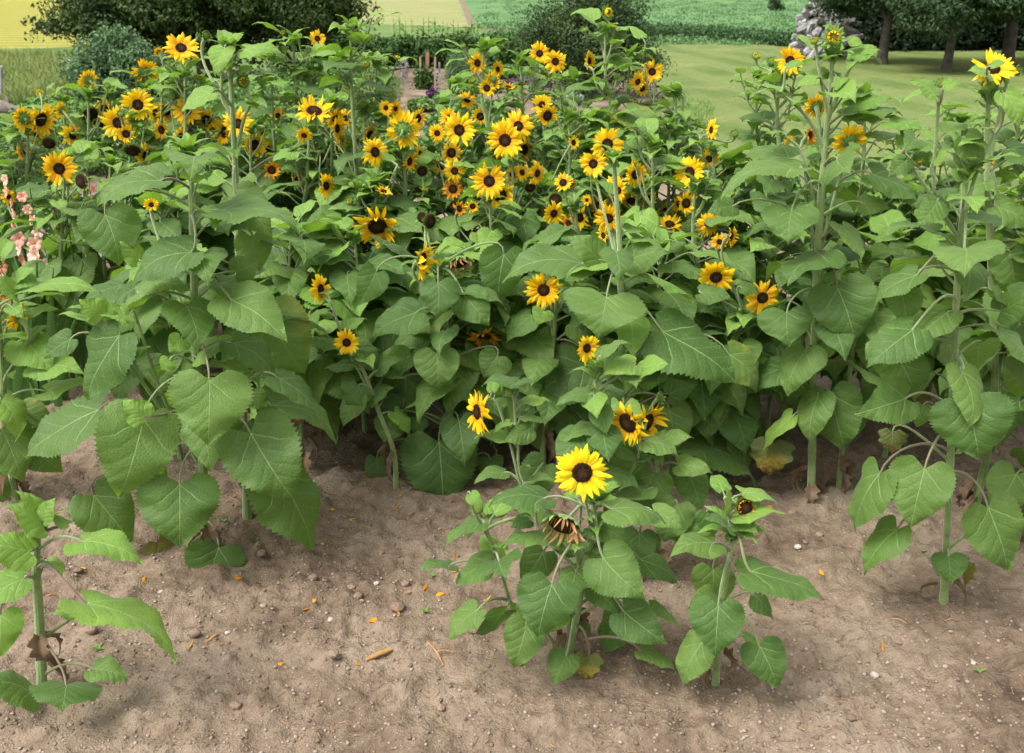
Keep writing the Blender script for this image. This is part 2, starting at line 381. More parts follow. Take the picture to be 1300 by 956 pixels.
# ---------------------------------------------------------------- plants: first pass collects, second pass builds
PLANTS = []
def plant(label, pts, Y=None, base=None, heads=(), leaves=(), auto=(0, .4, 1.4, .2), r=(.013, .006), side=(), young=False, petmix=0, dead=0):
    if base is not None: P0 = G(*base); Y = P0[1]
    else: P0 = PY(pts[0][0], pts[0][1], Y); P0[2] = 0
    P0[2] = -.03
    path = [P0] + [PY(p[0], p[1], Y + (p[2] if len(p) > 2 else 0)) for p in pts]
    path.sort(key=lambda p: p[2])
    PLANTS.append(dict(label=label, Y=Y, path=np.array(spline(path, 8)), heads=heads, leaves=leaves, auto=auto, r=r, side=side, young=young, dead=dead, free=base is not None and Y < 3.0))
TYPES = {'F': 'open', 'B': 'open', 'D': 'droop', 'X': 'spent', 'b': 'bud', 'Y': 'ybud', 'h': 'half', 'S': 'shy', 'M': 'hero', 'R': 'dried', 'O': 'droop'}
SHIELD = []      # (px, py, radius px, depth): things a foliage leaf may not hide
def keep_out(x, y, r, T):
    if y + r > 655 and x > 395: return True
    if y + r > 640 and 930 < x < 1060: return True
    if y + r > 730: return True
    for a, b, c, d in ((870, 50, 945, 150), (1110, 70, 1235, 110), (505, 85, 560, 128), (845, 0, 990, 60), (0, 0, 70, 120), (410, 560, 495, 740), (870, 130, 905, 158), (40, 262, 95, 298), (95, 222, 150, 258), (30, 300, 62, 345), (108, 312, 148, 345), (60, 230, 66, 262)):
        if a - r * .5 < x < c + r * .5 and b - r * .5 < y < d + r * .5: return True
    return False
# ---------------- foreground plants
plant('small branching sunflower in front with one wide lemon yellow bloom above a dried hanging head', [(735, 760), (747, 700), (753, 655), (757, 632)], base=(717, 846), r=(.013, .006),
      heads=[(739, 600, 73, 'M', 4, 14, -.10), (715, 666, 46, 'R', -15, -28, -.08), (606, 646, 22, 'b', -30, 40, .05), (680, 650, 9, 'b', 0, 60, .1)],
      side=[[(718, 840), (690, 800), (663, 789), (650, 770), (633, 716), (618, 672)], [(735, 745), (733, 700), (738, 640)]],
      leaves=[(701, 741, 683, 811, 82, .06, .16), (668, 793, 652, 849, 50, .04, .12), (719, 832, 702, 869, 42, .05, .10), (765, 708, 819, 760, 72, .10, .10), (812, 710, 864, 741, 34, 0, .0), (792, 777, 846, 818, 58, .08, .10),
              (775, 646, 846, 662, 30, .0, .10), (690, 633, 620, 641, 34, .05, .02), (700, 683, 636, 692, 26, .05, .02), (633, 712, 641, 733, 66, .12, .08), (622, 715, 577, 742, 34, .0, .03), (572, 717, 533, 722, 16, .05, .0),
              (609, 665, 565, 690, 20, .05, .02), (606, 775, 568, 813, 34, .05, .08), (641, 775, 597, 806, 24, .0, .08, 'under'), (790, 778, 765, 830, 46, .02, -.06), (748, 832, 742, 866, 38, .04, .04, 'dead'), (815, 826, 859, 853, 20, .04, .10),
              (600, 660, 594, 685, 18, .02, -.05), (775, 716, 720, 725, 24, 0, -.02), (826, 770, 862, 795, 18, .04, .05), (598, 628, 612, 645, 20, .02, .05, 'young'), (752, 668, 800, 690, 40, .05, .0), (740, 790, 722, 808, 34, .05, -.05), (770, 690, 745, 730, 44, .0, -.08), (690, 700, 660, 740, 46, .0, -.06), (715, 770, 690, 800, 36, .0, -.08), (672, 660, 648, 670, 22, .03, .0), (830, 650, 868, 672, 34, .05, -.02)], auto=(9, .12, .5, .11))
plant('sunflower behind the front bloom with a side facing yellow flower and a drooping curled one', [(748, 700), (757, 600), (757, 540), (756, 470)], Y=2.78, r=(.012, .0055),
      heads=[(606, 523, 66, 'F', -64, 8, .0), (745, 442, 40, 'F', 38, 8, .0), (646, 497, 18, 'b', 10, 50), (753, 491, 12, 'b', 0, 60), (797, 537, 54, 'D', -35, -8, -.05), (822, 536, 48, 'D', 55, -5, .03), (838, 505, 18, 'b', 60, 20), (668, 530, 14, 'b', 30, 60)],
      side=[[(745, 740), (700, 660), (665, 625), (650, 573), (633, 517), (622, 505)], [(745, 740), (668, 620), (657, 560), (652, 505)], [(757, 640), (800, 600), (813, 570), (818, 545)]],
      leaves=[(656, 489, 612, 487, 18, .03, .0), (655, 488, 680, 484, 8, 0, .0), (750, 500, 706, 512, 24, .05, .02), (762, 452, 800, 434, 17, .0, .03), (806, 463, 766, 474, 30, .05, .0, 'young'), (812, 470, 850, 462, 26, .05, .0, 'young'), (800, 478, 808, 492, 26, .08, .0),
              (760, 545, 715, 560, 24, .04, .03), (762, 520, 770, 552, 32, .06, .05), (663, 529, 694, 537, 10, 0, .0), (640, 600, 602, 612, 20, .04, .0), (820, 560, 862, 578, 22, .04, .05), (700, 655, 640, 640, 26, .04, .0), (770, 600, 812, 620, 28, .05, .05), (740, 560, 748, 588, 24, .04, .04), (690, 590, 660, 640, 50, .0, -.06), (770, 590, 740, 640, 52, .0, -.05), (672, 545, 640, 560, 30, .03, .0), (800, 570, 790, 610, 46, .02, -.03)], auto=(12, .15, .8, .13))
plant('short sunflower near the lower edge with a half open green rimmed bud', [(913, 800), (916, 766), (924, 723), (931, 675)], base=(908, 882), r=(.010, .0055), heads=[(946, 644, 30, 'h', 20, 18, -.02)], side=[[(927, 690), (925, 650), (920, 632)]],
      leaves=[(952, 726, 1047, 760, 42, .05, .08), (912, 768, 908, 834, 68, .06, .10), (964, 820, 987, 874, 56, .04, .10), (892, 815, 866, 872, 46, .04, .05), (958, 756, 982, 786, 22, .02, .02), (905, 722, 902, 770, 60, .0, -.08), (935, 656, 996, 650, 18, .03, .02, 'young'),
              (905, 690, 850, 705, 40, .05, .03), (922, 650, 919, 616, 12, .0, .03, 'young'), (898, 650, 906, 680, 34, .0, -.04), (924, 668, 896, 656, 16, .04, .02), (936, 664, 962, 676, 26, .06, .02), (905, 755, 872, 775, 34, .03, -.02)], auto=(5, .1, .42, .09))
plant('pale young sunflower without flowers cut off by the left edge of the view', [(50, 790), (46, 720), (48, 668)], base=(52, 890), r=(.014, .009), young=True,
      leaves=[(105, 688, 182, 714, 44, .04, .05), (108, 766, 228, 832, 52, .06, .08), (55, 668, 6, 640, 34, .04, .03), (54, 660, 70, 632, 24, -.02, .03), (42, 665, 22, 622, 26, .0, -.02), (84, 868, 78, 905, 92, .12, .10, 'leaf'), (120, 850, 164, 864, 34, .02, .04, 'leaf'),
              (38, 700, -30, 690, 46, .05, .05), (30, 735, -25, 770, 40, .05, .05), (0, 780, 2, 835, 55, .05, .0), (40, 880, -30, 870, 40, .08, .05, 'leaf'), (60, 712, 78, 735, 24, .06, -.03), (100, 780, 66, 778, 18, .0, -.06), (52, 655, 42, 628, 16, .0, .0), (86, 665, 60, 655, 14, .0, .0)])
plant('leafy sunflower close behind the front bloom, filling the space to its right', [(836, 690), (838, 630), (832, 570)], base=(834, 742), r=(.010, .006),
      leaves=[(812, 676, 808, 716, 48, .03, .02), (860, 640, 842, 690, 56, .03, .05), (876, 605, 890, 648, 42, .03, .02), (830, 600, 812, 650, 60, .02, .0), (862, 590, 905, 600, 30, .04, .05), (868, 668, 900, 700, 40, .04, .06), (790, 640, 770, 672, 40, .02, -.02), (842, 560, 880, 555, 26, .03, .04)], auto=(6, .25, .8, .13))
# ---------------- front row
plant('broad leafy sunflower of the front row with big heart leaves nearly reaching the soil', [(258, 600), (250, 480), (246, 350), (243, 240), (240, 190)], base=(260, 712), r=(.015, .007), heads=[(192, 260, 19, 'F', 10, 8, .25)],
      side=[[(256, 590), (220, 540), (182, 487), (135, 418), (128, 400)], [(254, 570), (300, 500), (330, 470)], [(256, 600), (210, 510), (175, 410)]],
      leaves=[(266, 482, 264, 566, 106, .08, .20), (182, 529, 150, 634, 102, .08, .16), (318, 549, 376, 638, 102, .06, .14), (228, 614, 228, 697, 108, .08, .18), (350, 600, 398, 698, 82, .02, .0), (278, 694, 263, 752, 80, .02, .04), (118, 628, 168, 690, 74, .0, .0),
              (293, 380, 365, 433, 72, .10, .12), (244, 320, 165, 362, 44, .05, .12), (152, 425, 110, 508, 62, .0, .05), (126, 520, 30, 580, 56, .05, .02), (184, 529, 156, 508, 38, .0, .20, 'young'), (353, 480, 405, 524, 38, .04, .05), (345, 515, 430, 557, 40, .02, .0),
              (243, 200, 242, 224, 68, .16, .05), (205, 229, 121, 259, 30, .05, .06), (280, 268, 381, 288, 38, .05, .05), (133, 272, 152, 338, 76, .03, .0), (200, 688, 218, 726, 40, -.03, -.05, 'dead'), (322, 500, 338, 522, 26, .0, .06), (175, 330, 150, 300, 28, .0, .02, 'young'),
              (128, 398, 100, 380, 34, .02, .04, 'young'), (130, 396, 155, 388, 24, .0, .02, 'young'), (165, 398, 150, 408, 26, .02, .08, 'young'), (230, 430, 215, 448, 30, .04, .10, 'young'), (215, 458, 205, 470, 24, .02, .10, 'young'), (250, 455, 262, 462, 22, .03, .10, 'young'),
              (175, 372, 240, 365, 34, .04, .06), (300, 345, 330, 330, 40, .0, .0), (90, 430, 55, 455, 30, .03, .0)],
      auto=(16, .35, 1.3, .20), petmix=1)
plant('tallest sunflower at the left with a closed bud against the dark evergreen', [(310, 560), (308, 440), (303, 330), (301, 263), (296, 160), (290, 58)], base=(314, 668), r=(.014, .0065), heads=[(287, 52, 26, 'b', 20, 50), (308, 104, 20, 'b', 20, 10), (262, 46, 16, 'b', 40, 10, .1)],
      side=[[(297, 150), (282, 125), (281, 95)], [(299, 200), (310, 150), (320, 130)]],
      leaves=[(310, 64, 358, 66, 18, .0, .03, 'young'), (285, 62, 276, 96, 30, .06, .04, 'young'), (268, 118, 229, 144, 20, .03, .1, 'young'), (295, 52, 310, 43, 10, .0, .0, 'young'), (340, 400, 388, 476, 88, .0, -.02), (305, 90, 322, 88, 10, 0, 0, 'young'),
              (300, 250, 345, 300, 56, .05, .05), (320, 300, 330, 345, 50, .02, .05), (282, 78, 270, 92, 14, 0, 0, 'young')],
      auto=(20, .3, 1.4, .19))
plant('tall sunflower right of centre, its spiky yellow tipped bud level with the log heap', [(1031, 573), (1034, 423), (1040, 290), (1047, 190), (1053, 133), (1057, 68)], base=(1030, 640), r=(.015, .0065),
      heads=[(1058, 47, 36, 'Y', 4, 12), (1034, 52, 14, 'b', -30, 45), (1079, 178, 46, 'B', 25, 30, -.08), (1036, 135, 32, 'B', 20, 10, .15), (1002, 183, 24, 'B', 50, 0, .3), (1028, 172, 20, 'O', 60, 0, .3)],
      side=[[(1046, 190), (1025, 150), (1002, 127), (988, 122)], [(1053, 145), (1040, 90), (1036, 60)], [(1050, 150), (1075, 95), (1085, 80)], [(1040, 330), (1065, 230), (1090, 170)], [(1040, 290), (1020, 200), (1000, 175)]],
      leaves=[(1063, 203, 1078, 220, 70, .15, .12), (1075, 146, 1141, 141, 20, .0, .04), (1012, 216, 914, 246, 26, .05, .06), (1005, 268, 1000, 309, 76, .10, .12), (1063, 365, 1086, 436, 80, .06, .14), (999, 396, 1002, 440, 68, .08, .06), (1054, 498, 1073, 573, 70, .04, .06),
              (1083, 70, 1119, 63, 18, .0, .0, 'young'), (1078, 52, 1098, 58, 12, .0, .0, 'young'), (1060, 40, 1045, 32, 10, .0, .0, 'young'), (1108, 222, 1166, 258, 28, .02, .05), (980, 562, 975, 604, 52, .02, .02, 'dead'), (1095, 258, 1130, 263, 24, .02, .05),
              (1035, 100, 1010, 110, 14, .0, .05, 'young'), (1060, 110, 1078, 98, 12, .0, .05, 'young'), (1000, 85, 1024, 80, 10, .0, .0, 'young'), (930, 262, 898, 270, 30, .05, .0)],
      auto=(34, .35, 1.6, .19), petmix=1)
plant('sunflower with bare lower stem standing alone at the right on open soil', [(1201, 700), (1206, 600), (1210, 490), (1216, 347), (1224, 250), (1228, 215)], base=(1199, 776), r=(.012, .006),
      heads=[(1196, 106, 20, 'b', -10, 60, .1), (1168, 205, 12, 'b', -20, 50)], side=[[(1222, 300), (1190, 260), (1186, 213), (1193, 115)], [(1222, 280), (1240, 220), (1262, 170)], [(1220, 310), (1170, 230), (1145, 195)]],
      leaves=[(1174, 594, 1156, 671, 80, .05, .12), (1117, 600, 1084, 676, 48, .02, .04), (1139, 671, 1094, 728, 48, .04, .06), (1254, 643, 1280, 726, 70, .04, .10), (1204, 706, 1206, 742, 46, .05, .06), (1232, 716, 1226, 744, 18, .0, .03, 'dead'),
              (1229, 513, 1243, 584, 100, .05, .14), (1150, 506, 1086, 526, 62, .05, .08), (1159, 418, 1099, 466, 60, .05, .10), (1224, 316, 1224, 350, 90, .14, .12), (1163, 350, 1108, 388, 34, .0, .05), (1270, 395, 1318, 370, 40, .05, .05), (1145, 370, 1150, 412, 44, .02, .02),
              (1145, 462, 1165, 500, 60, .0, .0), (1172, 516, 1164, 543, 26, .0, .02), (1188, 120, 1155, 102, 18, .0, .03, 'young'), (1200, 110, 1222, 107, 14, .0, .02, 'young'), (1163, 176, 1150, 192, 38, .05, .05), (1133, 548, 1130, 575, 34, .0, -.05, 'dead'), (1190, 255, 1165, 288, 38, .04, .05),
              (1275, 120, 1294, 164, 28, .03, .0, 'young'), (1286, 650, 1262, 668, 36, .0, -.08), (1150, 205, 1128, 225, 26, .02, .02), (1225, 175, 1245, 215, 36, .0, .0), (1185, 205, 1205, 188, 16, .0, .0, 'young')],
      auto=(18, .75, 1.6, .17))
plant('sunflower at the far right with a large bloom turned upward above the lawn', [(1262, 520), (1258, 330), (1253, 220), (1255, 120)], Y=3.25, r=(.014, .007), heads=[(1261, 88, 54, 'F', 6, 48), (1256, 211, 18, 'B', 40, 10, .2), (1292, 90, 16, 'b', 60, 10)],
      side=[[(1254, 220), (1268, 150), (1278, 105)]], leaves=[(1265, 262, 1312, 290, 34, .04, .05), (1255, 95, 1228, 90, 14, .02, .04, 'young'), (1260, 84, 1278, 80, 10, .02, .10, 'young'), (1282, 320, 1290, 372, 50, .02, .05)], auto=(26, .4, 1.6, .19))
plant('leafy sunflower crowding the right edge of the view behind the bare stem', [(1330, 500), (1325, 350), (1318, 255)], Y=3.05, auto=(22, .2, 1.4, .2))
plant('thin stemmed sunflower rooted beside the tall budded one, lower stem bare', [(1072, 540), (1084, 430), (1100, 330)], base=(1064, 630), r=(.010, .006), auto=(12, .6, 1.3, .18))
plant('leafy sunflower left of the bare soil gap under a dark withered head', [(8, 560), (3, 480), (-4, 380), (-8, 330)], base=(22, 640), r=(.014, .008), young=True, heads=[(23, 403, 38, 'B', 50, 15, -.05), (6, 370, 26, 'O', -30, 0, .1)],
      leaves=[(48, 462, 106, 472, 42, .05, .04), (60, 497, 118, 490, 24, .0, .04), (30, 366, 128, 368, 20, .0, .0), (20, 375, -20, 352, 24, .05, .05), (40, 395, 74, 392, 16, .0, .0), (15, 390, 30, 404, 24, .05, .08), (5, 505, 22, 560, 30, .05, .0), (20, 355, 45, 340, 16, .0, .0), (2, 545, 28, 612, 64, .05, .02, 'leaf'), (-10, 590, -5, 650, 70, .05, .0, 'leaf'), (35, 560, 80, 600, 52, .0, -.05, 'leaf'), (30, 520, 70, 540, 40, .0, -.08, 'leaf')], auto=(12, .3, 1.1, .17))
# centre front row
plant('dark leafed sunflower at the middle with drooping yellow flower and a dried head beside it', [(571, 560), (570, 500), (566, 420), (560, 360), (556, 340)], Y=3.55, r=(.017, .007), heads=[(536, 331, 44, 'D', 65, -5, -.1), (583, 333, 28, 'R', 20, -40, 0), (546, 281, 24, 'X', 40, 0, .4), (536, 276, 18, 'X', -20, 5, .45)],
      leaves=[(557, 560, 563, 646, 100, .02, .10), (556, 359, 555, 404, 52, .06, .14), (590, 376, 621, 414, 50, .05, .10), (555, 448, 556, 496, 58, .04, .16), (632, 452, 614, 481, 44, .02, .10), (528, 397, 470, 427, 42, .05, .10), (477, 346, 454, 388, 42, .04, .05), (640, 322, 633, 388, 62, .0, .0),
              (515, 455, 480, 452, 34, .03, .06), (512, 478, 466, 480, 14, .02, .10), (515, 478, 505, 542, 80, .0, .02), (497, 534, 487, 562, 42, .04, .10), (530, 532, 528, 552, 30, .02, .06), (478, 583, 480, 623, 34, .02, .0), (622, 582, 626, 606, 36, .02, .0)],
      auto=(30, .15, 1.15, .19))
plant('leaning sunflower between bare soil and the middle with a small round yellow bloom', [(500, 575), (480, 520), (462, 472), (452, 455)], Y=3.42, r=(.010, .005), heads=[(440, 435, 36, 'F', -5, 8, -.05), (407, 367, 42, 'F', 55, 10, .05)], side=[[(480, 520), (440, 440), (420, 385)]],
      leaves=[(455, 490, 440, 515, 42, .03, .03), (470, 505, 500, 492, 22, .02, .0), (480, 470, 512, 455, 20, .0, .0)], auto=(9, .35, .85, .15))
plant('sunflower with a wide orange yellow bloom tucked under a broad leaf', [(690, 560), (700, 470), (705, 400), (712, 330)], Y=3.6, heads=[(690, 368, 52, 'F', -4, 6, -.06), (738, 315, 20, 'X', -30, 10), (766, 299, 20, 'S', -50, 0), (615, 427, 36, 'O', 0, -45, .0), (720, 443, 26, 'F', 10, 0, .05)],
      leaves=[(741, 335, 637, 352, 44, .05, .22), (745, 462, 665, 516, 78, .02, .05), (726, 516, 722, 566, 50, .0, .05), (683, 540, 685, 572, 40, .0, .0), (690, 395, 682, 412, 30, .04, .12, 'young')], auto=(30, .15, 1.1, .18))
plant('tall sunflower rising at the middle with a ragged bloom over a wide heart leaf', [(790, 600), (789, 450), (788, 350), (785, 287), (779, 200)], Y=3.3, r=(.013, .007), heads=[(771, 183, 44, 'F', 5, 6), (753, 208, 36, 'F', -5, 8, .25), (773, 277, 38, 'F', -15, -5, .2)],
      leaves=[(770, 377, 760, 427, 104, .10, .16), (840, 420, 937, 484, 68, .08, .10), (925, 450, 963, 498, 42, .0, .0), (850, 520, 862, 572, 56, .02, .0), (850, 500, 885, 488, 34, .04, .0), (800, 330, 850, 320, 36, .04, .0), (760, 330, 720, 300, 40, .0, .0)], auto=(26, .15, 1.2, .18))
plant('sunflower leaning over the soil gap with two deep golden blooms at its side', [(905, 560), (925, 450), (935, 420), (945, 400)], Y=3.5, r=(.011, .006), heads=[(909, 352, 52, 'F', 8, -12, -.02), (968, 378, 48, 'F', 10, 6, -.05), (913, 307, 22, 'F', 15, 5), (928, 300, 20, 'D', 60, 0)], side=[[(925, 450), (940, 420), (950, 395)]],
      leaves=[(942, 365, 965, 372, 18, .0, .1), (890, 372, 930, 380, 26, .03, .05), (860, 560, 965, 617, 40, .06, .10), (830, 560, 880, 590, 50, .04, .05), (870, 590, 895, 640, 50, .02, .0)], auto=(28, .15, 1.0, .18), dead=.3)
# ---------------- second rows
mid = [
 ('sunflower over the pink gladioli with one golden bloom and a spent head turned aside', (82, 225), 4.45, [(75, 214, 44, 'F', 8, 8), (103, 230, 24, 'X', -45, 5), (11, 250, 20, 'F', 25, 5, .5)], 16, .17),
 ('sunflower in the left corner of the patch with side facing blooms beside the log', (36, 165), 5.1, [(30, 150, 34, 'B', 30, 5), (52, 152, 34, 'D', 40, -20), (62, 182, 20, 'X', -10, -20), (29, 194, 24, 'F', 50, 5), (50, 118, 10, 'B', 20, 0, .3)], 13, .16),
 ('sunflower with a lone back turned bloom standing above a dark spent head', (112, 120), 5.3, [(112, 102, 28, 'B', 35, 5), (115, 146, 26, 'X', 10, -30), (92, 172, 32, 'F', 35, 5), (45, 172, 22, 'F', 20, -5), (78, 140, 22, 'B', 40, 10), (125, 158, 16, 'X', 0, -20)], 13, .16),
 ('sunflower carrying a pair of bright open blooms close together at left', (168, 150), 4.9, [(175, 133, 42, 'F', 0, 12), (150, 156, 43, 'F', -6, 6), (168, 191, 26, 'X', -10, -40), (187, 197, 26, 'D', 20, -20)], 18, .18),
 ('sunflower showing the green back of a pale yellow bloom before the lighter shrub', (184, 110), 5.3, [(184, 92, 38, 'B', 10, 25), (197, 143, 28, 'F', 45, 0), (201, 66, 14, 'B', 40, 30)], 14, .17),
 ('sunflower topped by a double looking bloom against the evergreen shade', (235, 90), 4.9, [(230, 61, 44, 'F', 0, 40), (237, 141, 38, 'F', -5, 30), (230, 172, 22, 'F', -10, -10), (252, 47, 12, 'b', 60, 20)], 18, .18),
 ('sunflower whose golden bloom is half hidden behind the tallest left stem', (318, 165), 4.75, [(302, 157, 40, 'F', 5, 20), (323, 184, 26, 'D', 20, -10), (333, 168, 18, 'S', 60, 0), (345, 216, 20, 'O', 10, 20)], 16, .18),
 ('sunflower with one small open bloom high in front of the evergreen', (395, 90), 5.2, [(403, 49, 23, 'F', 12, 15), (353, 147, 22, 'F', -10, 5), (379, 45, 10, 'b', 0, 60)], 22, .18),
 ('sunflower carrying a green centred nodding bloom and a large dark spent head', (392, 165), 4.5, [(399, 141, 38, 'D', 10, 60), (386, 172, 22, 'F', -10, -20), (408, 204, 26, 'X', 60, -5), (414, 236, 34, 'F', 48, 5, -.1), (377, 228, 14, 'O', 40, 0)], 20, .18),
 ('tall flowerless sunflower left of the garden path, tip above the vine hedge', (446, 38), 4.6, [(446, 32, 12, 'b', 0, 60), (428, 163, 36, 'F', 62, 0, .1), (439, 150, 23, 'F', -12, 5, .4), (434, 178, 28, 'F', 70, -10, .2)], 22, .19),
 ('sunflower with a ragged bloom turned aside above one hanging yellow head', (478, 230), 4.3, [(476, 193, 40, 'F', 30, 10), (479, 287, 46, 'D', 0, -25, -.15), (487, 243, 20, 'S', 30, 60), (490, 137, 20, 'F', -20, 10, .3), (502, 138, 20, 'F', 30, 0, .35)], 20, .18),
 ('sunflower facing away with glowing petals round a green back', (512, 185), 4.4, [(512, 164, 48, 'B', -8, 6), (531, 150, 26, 'S', 50, 0, .1), (533, 195, 24, 'F', 60, 0, .1), (536, 217, 18, 'X', 10, -10)], 16, .18),
 ('sunflower with a round open bloom in a cluster of three at the centre', (580, 190), 4.5, [(583, 165, 44, 'F', 0, 12), (570, 150, 26, 'F', -20, 10, .15), (555, 169, 24, 'F', -10, 5, .15), (577, 217, 30, 'F', -5, 0, -.1), (573, 194, 24, 'D', 10, 0)], 16, .18),
 ('tall sunflower with leafy tip reaching over the vine hedge above stacked side blooms', (614, 62), 4.7, [(606, 80, 29, 'F', 30, 5), (624, 104, 27, 'F', -15, 5), (632, 88, 22, 'F', 45, 5, .1), (645, 111, 20, 'S', 20, 70), (593, 127, 26, 'F', 25, 40)], 22, .17),
 ('sunflower with two overlapping large bright blooms at the centre of the patch', (650, 200), 4.15, [(641, 178, 50, 'F', -8, 6, -.08), (658, 160, 40, 'F', 15, 20, .05), (663, 219, 24, 'F', -30, 0), (635, 248, 32, 'D', 20, -10)], 16, .17),
 ('sunflower with a perfect round bloom held above its own hanging head', (621, 250), 4.0, [(621, 230, 46, 'F', 0, 12, -.05), (583, 265, 16, 'O', 40, 20), (600, 262, 14, 'D', 0, 0)], 20, .18),
 ('sunflower with narrow side blooms and a brown dried head left of the ragged bloom', (690, 235), 4.2, [(682, 220, 32, 'F', 50, 0), (673, 238, 18, 'X', 10, -20), (703, 271, 32, 'F', 30, -5, -.2), (705, 254, 22, 'X', 0, 20, -.1), (728, 181, 18, 'S', 40, 10), (735, 275, 28, 'D', -30, -10)], 22, .18),
 ('sunflower with twin open blooms in front of the dark round bush', (690, 90), 5.3, [(685, 68, 28, 'F', 0, 8), (705, 78, 29, 'F', 4, 0)], 14, .16),
 ('sunflower with stacked golden blooms over the purple garden bed', (690, 140), 4.9, [(688, 133, 28, 'F', -10, 15), (695, 147, 24, 'D', 20, -5), (712, 120, 8, 'b', 0, 60)], 15, .17),
 ('many branched tall sunflower crossing the round bush, orange bud at its tip', (768, 38), 4.7, [(771, 16, 24, 'Y', 40, 10), (748, 77, 28, 'F', 60, 10, .1), (742, 38, 12, 'b', -20, 60), (790, 40, 12, 'b', 30, 60)], 26, .19),
 ('sunflower with an elongated side facing bloom right of the ragged one', (808, 240), 4.3, [(806, 222, 36, 'F', 42, 8), (786, 242, 30, 'F', -50, 0), (801, 255, 22, 'D', 10, -20), (820, 222, 24, 'B', 50, 0, .1), (778, 255, 18, 'F', -30, 0)], 18, .17),
 ('sunflower with shaded open bloom in front of the lawn edge', (830, 100), 4.9, [(828, 91, 30, 'F', 10, 10), (810, 104, 26, 'F', -40, 20), (815, 112, 20, 'S', 30, 0)], 18, .16),
 ('sunflower with a straight stem and a lone green bud over low yellow tips', (829, 183), 4.05, [(828, 177, 18, 'b', 0, 70), (850, 285, 26, 'D', 10, 60), (861, 258, 24, 'F', 50, -5, .1), (895, 292, 20, 'F', -20, 10, -.05)], 18, .17),
 ('low sunflower at the middle with a small clutch of half closed blooms', (730, 260), 3.85, [(726, 234, 14, 'h', -20, 20), (745, 254, 14, 'F', 20, 10), (770, 300, 16, 'F', 60, 0), (722, 284, 18, 'O', -40, -10)], 22, .19),
 ('sunflower with fresh open bloom and green bud clusters against the lawn', (990, 95), 4.1, [(1003, 77, 36, 'F', -12, 8), (960, 72, 14, 'b', 0, 60), (980, 78, 16, 'b', 10, 50), (950, 118, 10, 'b', 0, 60)], 24, .15),
 ('sunflower at the lawn edge with a narrow side bloom and a brown centred one', (905, 190), 4.3, [(903, 165, 28, 'F', -60, 5), (900, 202, 28, 'F', 10, 8), (933, 170, 14, 'b', -10, 40)], 14, .15),
 ('sunflower with an oval golden bloom leaning toward the middle of the patch', (882, 235), 3.95, [(876, 219, 44, 'F', -30, 8), (899, 284, 30, 'F', -8, 5, -.05), (871, 258, 24, 'D', 30, 10)], 20, .17),
 ('low sunflower in the right half with a small orange bloom between the tall stems', (1120, 240), 4.1, [(1116, 217, 16, 'D', -40, 0), (1150, 250, 10, 'b', 0, 40)], 20, .19),
 ('leafy sunflower without bloom filling the gap between the two right stems', (1140, 300), 3.75, [], 22, .2),
 ('leafy sunflower behind the far right bloom with dull large leaves', (1225, 300), 3.9, [], 22, .2),
 ('leafy sunflower in the right corner with pale leaf undersides', (1300, 240), 3.8, [], 20, .2),
 ('leafy sunflower without bloom behind the deep golden pair', (985, 300), 3.95, [], 24, .19),
 ('bushy sunflower filling the shade behind the small round bloom', (450, 300), 3.95, [], 26, .2),
 ('bushy flowerless sunflower behind the broad leafy one on the left', (370, 290), 3.9, [], 26, .2),
 ('leafy sunflower in the shade under the centre blooms, no bloom of its own', (600, 320), 3.75, [], 26, .19),
 ('leafy flowerless sunflower between the wide leaf and the lone bud', (840, 310), 3.7, [], 26, .2),
 ('leafy flowerless sunflower behind the gladioli with dusty leaves', (205, 260), 4.3, [], 24, .19),
 ('low leafy sunflower under the wilted drooping blooms', (870, 420), 3.55, [], 18, .19),
 ('low leafy sunflower in shadow right of the wide hidden bloom', (650, 400), 3.75, [], 20, .2),
 ('leafy sunflower in the shade behind the lower left heart leaves', (215, 330), 3.75, [], 22, .19),
 ('low dark leafed sunflower left of the soil gap', (385, 410), 3.6, [], 14, .19),
]
mid += [
 ('leafy stem without bloom under the pair of bright blooms at left', (140, 205), 4.6, [], 8, .18),
 ('leafy stem without bloom between the spent heads at the left', (85, 200), 4.9, [], 8, .17),
 ('leafy flowerless stem right of the double looking bloom', (262, 150), 5.0, [], 8, .18),
 ('leafy flowerless stem behind the half hidden golden bloom', (335, 190), 5.1, [], 8, .18),
 ('leafy flowerless stem beside the nodding green centred bloom', (430, 200), 4.9, [], 8, .18),
 ('leafy flowerless stem behind the glowing back turned bloom', (548, 190), 5.1, [], 8, .17),
 ('leafy flowerless stem left of the perfect round bloom', (500, 240), 4.6, [], 8, .18),
 ('leafy flowerless stem behind the overlapping large blooms', (672, 165), 5.1, [], 8, .17),
 ('leafy flowerless stem with broad leaves right of the overlapping large blooms', (722, 150), 4.6, [], 10, .19),
 ('leafy flowerless stem between ragged bloom and lone green bud', (745, 190), 4.7, [], 8, .18),
 ('leafy flowerless stem right of the shaded open bloom', (850, 160), 4.7, [], 8, .17),
 ('leafy flowerless stem below the narrow side bloom at the lawn edge', (925, 215), 4.4, [], 8, .17),
 ('leafy flowerless stem behind the tall spiky budded sunflower', (1050, 210), 4.5, [], 8, .18),
 ('leafy flowerless stem at the lawn edge left of the lower bare stem', (1180, 240), 4.4, [], 8, .18),
 ('leafy flowerless stem at the lawn edge behind the far right bloom', (1275, 215), 4.5, [], 8, .18),
 ('leafy flowerless stem in the middle behind the hanging yellow head', (455, 240), 4.3, [], 8, .18),
 ('leafy flowerless stem over the small clutch of half closed blooms', (760, 235), 4.3, [], 8, .18),
 ('leafy flowerless stem under the double looking bloom', (225, 195), 4.6, [], 8, .19),
]
